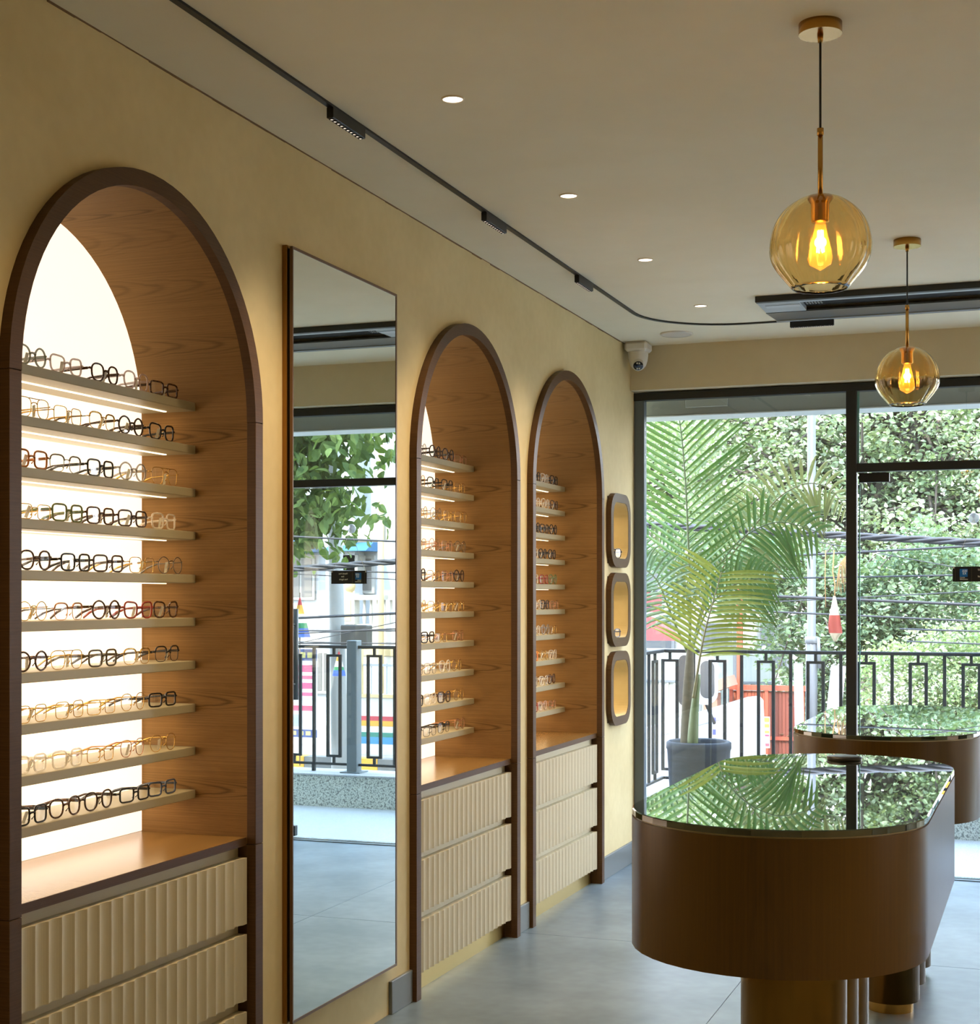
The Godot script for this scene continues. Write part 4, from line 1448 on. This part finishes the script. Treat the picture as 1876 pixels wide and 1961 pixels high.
	for i in 26:
		var a := rng.randf_range(-1, 1)
		b.tube([Vector3(0.02, 1.915, 0), Vector3(-0.03 + 0.03 * a, 1.82, 0.02 * a), Vector3(-0.02 + 0.06 * a, 1.7 + rng.randf_range(-0.05, 0.05), rng.randf_range(-0.02, 0.02)), Vector3(0.0 + 0.09 * a, 1.62 + rng.randf_range(-0.06, 0.06), rng.randf_range(-0.03, 0.03))], 0.0022, 4)
	part("straw", b, straw, w)

# left of the big window: vehicle, stall, signs and walls
func left_side():
	var white := solid(o8(238, 240, 244), 0.3)
	var v := thing("parked_vehicle", "white vehicle with a sloping bonnet parked below the palm", "vehicle", Vector3(0, 0, -14))
	var b := MB.new()
	b.plate(PackedVector2Array([Vector2(-2.9, -0.42), Vector2(-2.9, -0.1), Vector2(-2.2, 0.03), Vector2(-1.21, 0.326), Vector2(-0.62, 0.52), Vector2(-0.5, 0.535), Vector2(-0.46, 0.49), Vector2(-0.42, -0.42)]), Vector3(0, 0, 0), Vector3.RIGHT, Vector3.UP, Vector3(0, 0, -1.5))
	part("body", b, white, v)
	for e in [[0.1, 0.28], [-0.05, 0.12]]:
		b = MB.new()
		b.tbox(Transform3D(Basis(Vector3.BACK, 0.29), Vector3(-1.0, e[1], 0.002)), Vector3(-0.6, 0, 0), Vector3(0.5, 0.004, 0.002))
		part("panel_seam", b, solid(o8(170, 176, 190), 0.5), v)
	for e in [0.37, 0.26]: boxed("sticker", Vector3(-0.665, e, 0.0), Vector3(-0.635, e + 0.05, 0.003), solid(o8(96, 104, 196), 0.5), v)
	for x in [-2.3, -0.8]:
		b = MB.new(true)
		b.tube([Vector3(x, -0.42, 0.02), Vector3(x, -0.42, -0.2)], 0.18, 20)
		part("wheel", b, M.black, v)
	# tall side mirrors on a bracket
	for k in 2:
		var c: Vector3 = [Vector3(-0.84, 0.78, 0.35), Vector3(-0.67, 0.79, 0.3)][k]
		b = MB.new()
		b.plate(rounded([0.105, 0.235][k], 0.46, [0.05, 0.11][k]), c, Vector3.RIGHT, Vector3.UP, Vector3(0, 0, 0.05))
		var mir := part("wing_mirror", b, [M.black, white][k], v)
		if k == 1:
			b = MB.new()
			b.plate(rounded(0.13, 0.34, 0.06), c + Vector3(0.03, 0, 0.05), Vector3.RIGHT, Vector3.UP, Vector3(0, 0, 0.004))
			part("mirror_glass", b, solid(o8(96, 100, 104), 0.15), mir)
		b = MB.new(true)
		b.tube([c + Vector3(0, -0.2, 0.02), c + Vector3(0.02, -0.42, -0.3)], 0.016, 6)
		part("bracket", b, M.black, mir)
	# orange stall with slatted front
	var k2 := thing("street_stall", "orange painted stall with slatted front behind the railing", "stall", Vector3(-1.3, STREET + 0.1, -18))
	var orange := solid(o8(222, 92, 58), 0.6)
	for x in [0.0, 0.42, 0.84]: boxed("post", Vector3(x, 0, 0), Vector3(x + 0.04, 0.98, 0.04), orange, k2)
	boxed("post", Vector3(0.1, 0, 0.05), Vector3(0.165, 2.15, 0.1), orange, k2)
	boxed("rail", Vector3(0, 0.94, 0.0), Vector3(0.9, 1.0, 0.05), orange, k2)
	boxed("rail", Vector3(0, 0.36, 0.0), Vector3(0.9, 0.40, 0.05), orange, k2)
	for i in 9: boxed("slat", Vector3(0.045 + 0.043 * i, 0.42, -0.01), Vector3(0.083 + 0.043 * i, 0.93, 0.02), solid(o8(176, 84, 56), 0.8) if i % 2 else solid(o8(190, 96, 62), 0.8), k2)
	for i in 9: boxed("slat", Vector3(0.45 + 0.043 * i, 0.02, -0.01), Vector3(0.488 + 0.043 * i, 0.93, 0.02), solid(o8(150, 70, 50), 0.8), k2)
	for i in 5: boxed("crate_board", Vector3(0.06 + 0.075 * i, 0.0, -0.02), Vector3(0.11 + 0.075 * i, 0.34, 0.0), solid(o8(200, 186, 150), 0.8), k2)
	var br := thing("brick_canopy", "small pinkish brick ledge sloping above the white vehicle", "ledge", Vector3(-1.63, 0.36, -17.6))
	b = MB.new()
	b.tbox(Transform3D(Basis(Vector3.BACK, 0.36), Vector3(0.2, 0.12, 0)), Vector3(-0.3, -0.06, -0.2), Vector3(0.26, 0.06, 0.2))
	part("ledge", b, solid(o8(206, 150, 128), 0.8), br)
	boxed("pier", Vector3(0.12, STREET + 0.1 - 0.36, -0.1), Vector3(0.28, 0.06, 0.1), solid(o8(206, 150, 128), 0.8), br)
	var sg := thing("price_board", "narrow yellow, white and pink notice board on the stall", "sign", Vector3(-0.865, -0.2, -17.6))
	boxed("board", Vector3(0, 0, 0), Vector3(0.11, 0.36, 0.012), solid(o8(226, 222, 206), 0.6), sg)
	for e in [[0.30, 0.35, o8(230, 200, 70)], [0.235, 0.275, o8(230, 200, 70)], [0.17, 0.2, o8(230, 200, 70)], [0.135, 0.155, o8(214, 70, 120)], [0.02, 0.055, o8(220, 90, 110)]]:
		boxed("print_band", Vector3(0.006, e[0], 0.012), Vector3(0.104, e[1], 0.0125), solid(e[2], 0.6), sg)
	# ribbed pale wall, sign and awning at the far left
	var wl := thing("ribbed_wall", "pale green ribbed metal fence beyond the vehicle", "fence", Vector3(-3.9, STREET, -20))
	boxed("panel", Vector3(0, 0, -0.05), Vector3(2.75, 1.45, 0), solid(o8(196, 206, 196), 0.7), wl)
	for i in 27: boxed("rib", Vector3(0.05 + 0.1 * i, 0.02, 0), Vector3(0.08 + 0.1 * i, 1.0, 0.02), solid(o8(206, 216, 206), 0.7), wl)
	boxed("rail", Vector3(0, 1.0, 0), Vector3(2.75, 1.03, 0.03), solid(o8(120, 130, 136), 0.6), wl)
	var ws := thing("shop_sign", "white sign board with pink letters seen between the palm fronds", "sign", Vector3(-2.1, 1.2, -19.6))
	boxed("board", Vector3(0, 0, 0), Vector3(0.62, 0.3, 0.03), solid(o8(232, 236, 240), 0.6), ws)
	for x in [0.06, 0.52]: boxed("post", Vector3(x, STREET + 0.1 - 1.2, -0.04), Vector3(x + 0.04, 0.28, 0.0), solid(o8(150, 154, 156), 0.6), ws)
	letters("OLOK", 0.14, Vector3(0.12, 0.12, 0.031), solid(o8(204, 130, 170), 0.6), ws)
	var aw := thing("red_awning", "red awning and sign of a shop at the far left", "awning", Vector3(-3.6, 0.9, -22))
	b = MB.new()
	b.plate(PackedVector2Array([Vector2(0, 0), Vector2(0.8, 0), Vector2(0.3, 0.34), Vector2(0, 0.4)]), Vector3.ZERO, Vector3.RIGHT, Vector3.UP, Vector3(0, 0, -0.3))
	part("canopy", b, solid(o8(222, 74, 78), 0.7), aw)
	boxed("sign_board", Vector3(0, 0.42, -0.3), Vector3(0.42, 0.74, -0.25), solid(o8(176, 66, 76), 0.7), aw)
	var bl := thing("far_building", "pale far building with windows behind the palm", "building", Vector3(-9.5, STREET, -30))
	boxed("wall", Vector3(0, 0, -2), Vector3(7.6, 3.4, 0), solid(o8(226, 226, 220), 0.8), bl)
	boxed("storey", Vector3(0, 3.4, -2), Vector3(5.0, 6.6, -0.1), solid(o8(206, 206, 204), 0.8), bl)
	for i in 6:
		for j in 2:
			var win := boxed("window", Vector3(0.6 + 1.15 * i, 0.7 + 1.4 * j, 0), Vector3(1.25 + 1.15 * i, 1.7 + 1.4 * j, 0.04), solid(o8(150, 156, 158), 0.5), bl)
			boxed("pane", Vector3(0.67 + 1.15 * i, 0.77 + 1.4 * j, 0.04), Vector3(1.18 + 1.15 * i, 1.63 + 1.4 * j, 0.045), solid(o8(96, 108, 116), 0.2), win)
	# leaning white boards beside the pole
	for k in 2:
		var lb := thing("white_board", ["narrow white board frame leaning left of the grey pole", "tall white board leaning right of the grey pole"][k], "board", [Vector3(-0.11, STREET, -15.5), Vector3(0.1, STREET, -15.4)][k])
		lb.rotation.z = [0.02, -0.10][k]
		boxed("sheet", Vector3(0, 0, 0), Vector3([0.075, 0.13][k], 1.47, 0.02), solid(o8(236, 236, 246), 0.5), lb)
		boxed("edge", Vector3(-0.012, 0, -0.01), Vector3(0.0, 1.47, 0.03), solid(o8(200, 204, 226), 0.5), lb)
	# flower pots on the far pavement
	var spots := [[0.42, o8(214, 84, 60)], [0.62, o8(206, 110, 60)], [0.85, o8(190, 60, 50)], [1.05, o8(226, 180, 70)], [1.3, o8(200, 90, 60)], [1.5, o8(180, 70, 60)]]
	for i in spots.size():
		var fp := thing("flower_pot", "small %s flower pot on the far pavement, %s from the mullion" % [["orange-red", "orange", "dark red", "yellow", "coral", "brick red"][i], ["first", "second", "third", "fourth", "fifth", "sixth"][i]], "flower pot", Vector3(spots[i][0], 0.22, -17.6), "flower pots across the street")
		var fb := MB.new(true)
		fb.lathe([Vector2(0.05, 0.09), Vector2(0.035, 0.0), Vector2(0.0001, 0.0)], 12)
		part("pot", fb, solid(spots[i][1], 0.7), fp)
		fb = MB.new()
		for n in 40:
			var d := Vector3(rng.randfn(), absf(rng.randfn()) + 0.3, rng.randfn()).normalized()
			var c := Vector3(0, 0.1, 0) + d * 0.07 * rng.randf()
			fb.t(c, c + d * 0.05 + Vector3(0.015, 0, 0), c + d * 0.05 - Vector3(0.015, 0, 0.01))
		part("flowers", fb, solid(spots[i][1].lerp(o8(230, 200, 90), 0.3), 0.7), fp).set_meta("kind", "stuff")
	var ledge := thing("stall_table", "long plank table holding the flower pots", "table", Vector3(0.2, STREET + 0.1, -17.6))
	boxed("plank", Vector3(0, 0.68, -0.2), Vector3(1.6, 0.72, 0.2), solid(o8(150, 110, 84), 0.8), ledge)
	for x in [0.05, 1.5]: boxed("leg", Vector3(x, 0, -0.15), Vector3(x + 0.05, 0.68, 0.15), solid(o8(120, 86, 66), 0.8), ledge)

# what the mirror shows: the houses diagonally across
func facing_side():
	var cream := solid(o8(246, 240, 226), 0.7)
	var yellow := solid(o8(240, 214, 158), 0.7)
	var pale := solid(o8(226, 232, 238), 0.7)
	var h := thing("white_house", "weathered white house with blue awnings seen in the mirror", "building", Vector3(5.0, STREET, -22))
	boxed("wall", Vector3(1.0, 0, -2), Vector3(8, 9, 0), textured(mottled(128, 81, 0.02, 0.1, o8(206, 216, 226), o8(236, 240, 244), 0.4), Vector3.ONE * 3.0, 0.85), h)
	boxed("bay", Vector3(3.0, 1.6, 0), Vector3(3.5, 6, 0.35), pale, h)
	for e in [[2.72, 3.45], [3.75, 4.5]]:
		var b := MB.new()
		b.plate(PackedVector2Array([Vector2(0, 2.86), Vector2(0, 3.12), Vector2(0.55, 2.86)]), Vector3(e[0], 0, 0), Vector3.BACK, Vector3.UP, Vector3(e[1] - e[0], 0, 0))
		part("awning", b, solid(o8(58, 132, 190), 0.7), h)
	for e in [[2.8, 2.2, 0.5, 0.6], [3.85, 2.1, 0.5, 0.7], [3.5, 0.6, 0.4, 0.7]]:
		var win := boxed("window", Vector3(e[0], e[1], 0), Vector3(e[0] + e[2], e[1] + e[3], 0.05), solid(o8(200, 200, 196), 0.6), h)
		boxed("pane", Vector3(e[0] + 0.05, e[1] + 0.05, 0.05), Vector3(e[0] + e[2] / 2.0 - 0.02, e[1] + e[3] - 0.05, 0.06), solid(o8(130, 126, 124), 0.3), win)
		boxed("pane", Vector3(e[0] + e[2] / 2.0 + 0.02, e[1] + 0.05, 0.05), Vector3(e[0] + e[2] - 0.05, e[1] + e[3] - 0.05, 0.06), solid(o8(130, 126, 124), 0.3), win)
	boxed("cooler_box", Vector3(2.95, 2.55, 0.05), Vector3(3.25, 2.8, 0.35), solid(o8(186, 184, 176), 0.6), h)
	# cream terrace with balusters, ball finial and a yellow column
	var t := thing("terrace", "cream terrace with balusters, ball finial and yellow column in the mirror", "terrace", Vector3(5.0, STREET, -20))
	boxed("base", Vector3(0.4, 0, -0.4), Vector3(2.45, 1.75, 0), cream, t)
	boxed("band", Vector3(0.4, 1.3, 0), Vector3(2.45, 1.42, 0.02), yellow, t)
	boxed("pillar", Vector3(2.2, 1.75, -0.12), Vector3(2.42, 2.2, 0.06), cream, t)
	boxed("panel", Vector3(2.25, 1.8, 0.06), Vector3(2.37, 2.1, 0.07), yellow, t)
	boxed("handrail", Vector3(0.4, 2.1, -0.1), Vector3(2.2, 2.17, 0.06), cream, t)
	for i in 16:
		var b := MB.new(true)
		b.lathe([Vector2(0.02, 2.1), Vector2(0.018, 2.0), Vector2(0.032, 1.86), Vector2(0.02, 1.75)], 8, Vector3(0.5 + 0.105 * i, 0, -0.02))
		part("baluster", b, cream, t)
	var fb := MB.new(true)
	fb.lathe([Vector2(0.0001, 2.39), Vector2(0.055, 2.365), Vector2(0.085, 2.3), Vector2(0.065, 2.235), Vector2(0.04, 2.215), Vector2(0.07, 2.2)], 20, Vector3(2.31, 0, -0.03))
	part("finial", fb, yellow, t)
	fb = MB.new(true)
	fb.tube([Vector3(1.74, 0, 0.15), Vector3(1.74, 4.5, 0.15)], 0.045, 12)
	part("column", fb, yellow, t)
	fb = MB.new()
	fb.plate(PackedVector2Array([Vector2(0.9, 2.95), Vector2(2.5, 2.95), Vector2(1.9, 3.3), Vector2(0.9, 3.3)]), Vector3(0, 0, -0.5), Vector3.RIGHT, Vector3.UP, Vector3(0, 0, 0.6))
	part("sunshade", fb, cream, t)
	# garden wall with painted stripes
	var w := thing("striped_wall", "low white wall painted with rainbow stripes in the mirror", "wall", Vector3(4.6, STREET, -18))
	boxed("wall", Vector3(0, 0, -0.2), Vector3(1.78, 0.84, 0), solid(o8(244, 244, 240), 0.7), w)
	boxed("cap", Vector3(0, 0.84, -0.22), Vector3(1.8, 0.88, 0.02), yellow, w)
	for e in [[0.54, 0.60, o8(214, 66, 84)], [0.47, 0.54, o8(246, 186, 60)], [0.33, 0.39, o8(40, 146, 128)], [0.24, 0.33, o8(64, 156, 214)]]:
		boxed("stripe", Vector3(0, e[0], 0), Vector3(1.78, e[1], 0.002), solid(e[2], 0.7), w)
	boxed("gate_post", Vector3(1.79, 0, -0.2), Vector3(2.05, 1.75, 0.05), solid(o8(244, 246, 248), 0.7), w)
	boxed("yellow_pier", Vector3(1.62, 0.88, -0.15), Vector3(1.72, 1.7, -0.05), yellow, w)
	for i in 14: boxed("paling", Vector3(0.05 + 0.11 * i, 0.88, -0.11), Vector3(0.065 + 0.11 * i, 1.28, -0.095), solid(o8(196, 204, 208), 0.6), w)
	boxed("rail", Vector3(0, 1.24, -0.115), Vector3(1.6, 1.27, -0.09), solid(o8(196, 204, 208), 0.6), w)
	# leaning concrete pole with a black box
	var p := thing("concrete_pole", "leaning pale concrete pole with a black junction box in the mirror", "pole", Vector3(5.52, STREET, -16))
	var b2 := MB.new(true)
	b2.tube([Vector3(0, 0, 0), Vector3(0.09, 4.2, 0), Vector3(0.16, 7, 0)], [0.1, 0.075, 0.06], 12)
	part("shaft", b2, solid(o8(206, 212, 214), 0.8), p)
	boxed("junction_box", Vector3(-0.46, 1.55, 0.1), Vector3(-0.12, 1.82, 0.25), solid(o8(56, 60, 58), 0.5), p, 0.01)
	# election-style notice banner
	var n := thing("notice_banner", "tall blue and pink printed notice banner seen in the mirror", "banner", Vector3(5.56, -0.05, -15.5))
	boxed("cloth", Vector3(0, 0, 0), Vector3(0.5, 1.0, 0.015), solid(o8(236, 238, 244), 0.7), n)
	for e in [[0.87, 1.0, o8(62, 84, 150)], [0.74, 0.82, o8(196, 84, 136)], [0.66, 0.70, o8(204, 96, 140)], [0.55, 0.62, o8(190, 84, 140)], [0.47, 0.51, o8(206, 96, 146)], [0.30, 0.36, o8(222, 90, 130)], [0.0, 0.09, o8(62, 84, 150)]]:
		boxed("print_band", Vector3(0.02 if e[0] > 0.1 and e[0] < 0.8 else 0.0, e[0], 0.015), Vector3(0.44 if e[0] > 0.1 and e[0] < 0.8 else 0.5, e[1], 0.0156), solid(e[2], 0.7), n)
	boxed("picture", Vector3(0.2, 0.12, 0.015), Vector3(0.36, 0.26, 0.0156), solid(o8(170, 190, 206), 0.7), n)
	boxed("picture", Vector3(0.38, 0.12, 0.015), Vector3(0.48, 0.26, 0.0156), solid(o8(130, 140, 170), 0.7), n)
	for i in 5: boxed("headline_mark", Vector3(0.06 + 0.085 * i, 0.9, 0.0156), Vector3(0.12 + 0.085 * i, 0.965, 0.0162), solid(o8(226, 220, 140), 0.7), n)
	for i in 4: boxed("headline_mark", Vector3(0.08 + 0.09 * i, 0.025, 0.0156), Vector3(0.14 + 0.09 * i, 0.07, 0.0162), solid(o8(226, 220, 140), 0.7), n)
	# drooping striped flag
	for k in 2:
		var f := thing("rainbow_flag", ["larger drooping rainbow-striped flag near the concrete pole", "smaller drooping rainbow-striped flag right of the concrete pole"][k], "flag", [Vector3(5.68, 1.15, -15.3), Vector3(5.05, 0.72, -15.0)][k])
		var sc: float = [1.0, 0.62][k]
		var bands := [[0.40, 0.30, o8(206, 52, 60)], [0.30, 0.20, o8(246, 188, 64)], [0.20, 0.10, o8(240, 240, 240)], [0.10, 0.04, o8(40, 140, 90)], [0.04, -0.06, o8(50, 96, 210)]]
		for e in bands:
			var fb2 := MB.new(true)
			fb2.lathe([Vector2((0.41 - e[0]) * 0.25 * sc, e[0] * sc), Vector2((0.41 - e[1]) * 0.25 * sc, e[1] * sc)], 16, Vector3.ZERO, 6, 0.35)
			part("stripe", fb2, solid(e[2], 0.8), f)
		var st := MB.new(true)
		st.tube([Vector3(0, -1.5 * sc, 0), Vector3(0, 0.44 * sc, 0)], 0.008, 6)
		part("staff", st, solid(o8(150, 130, 110), 0.7), f)
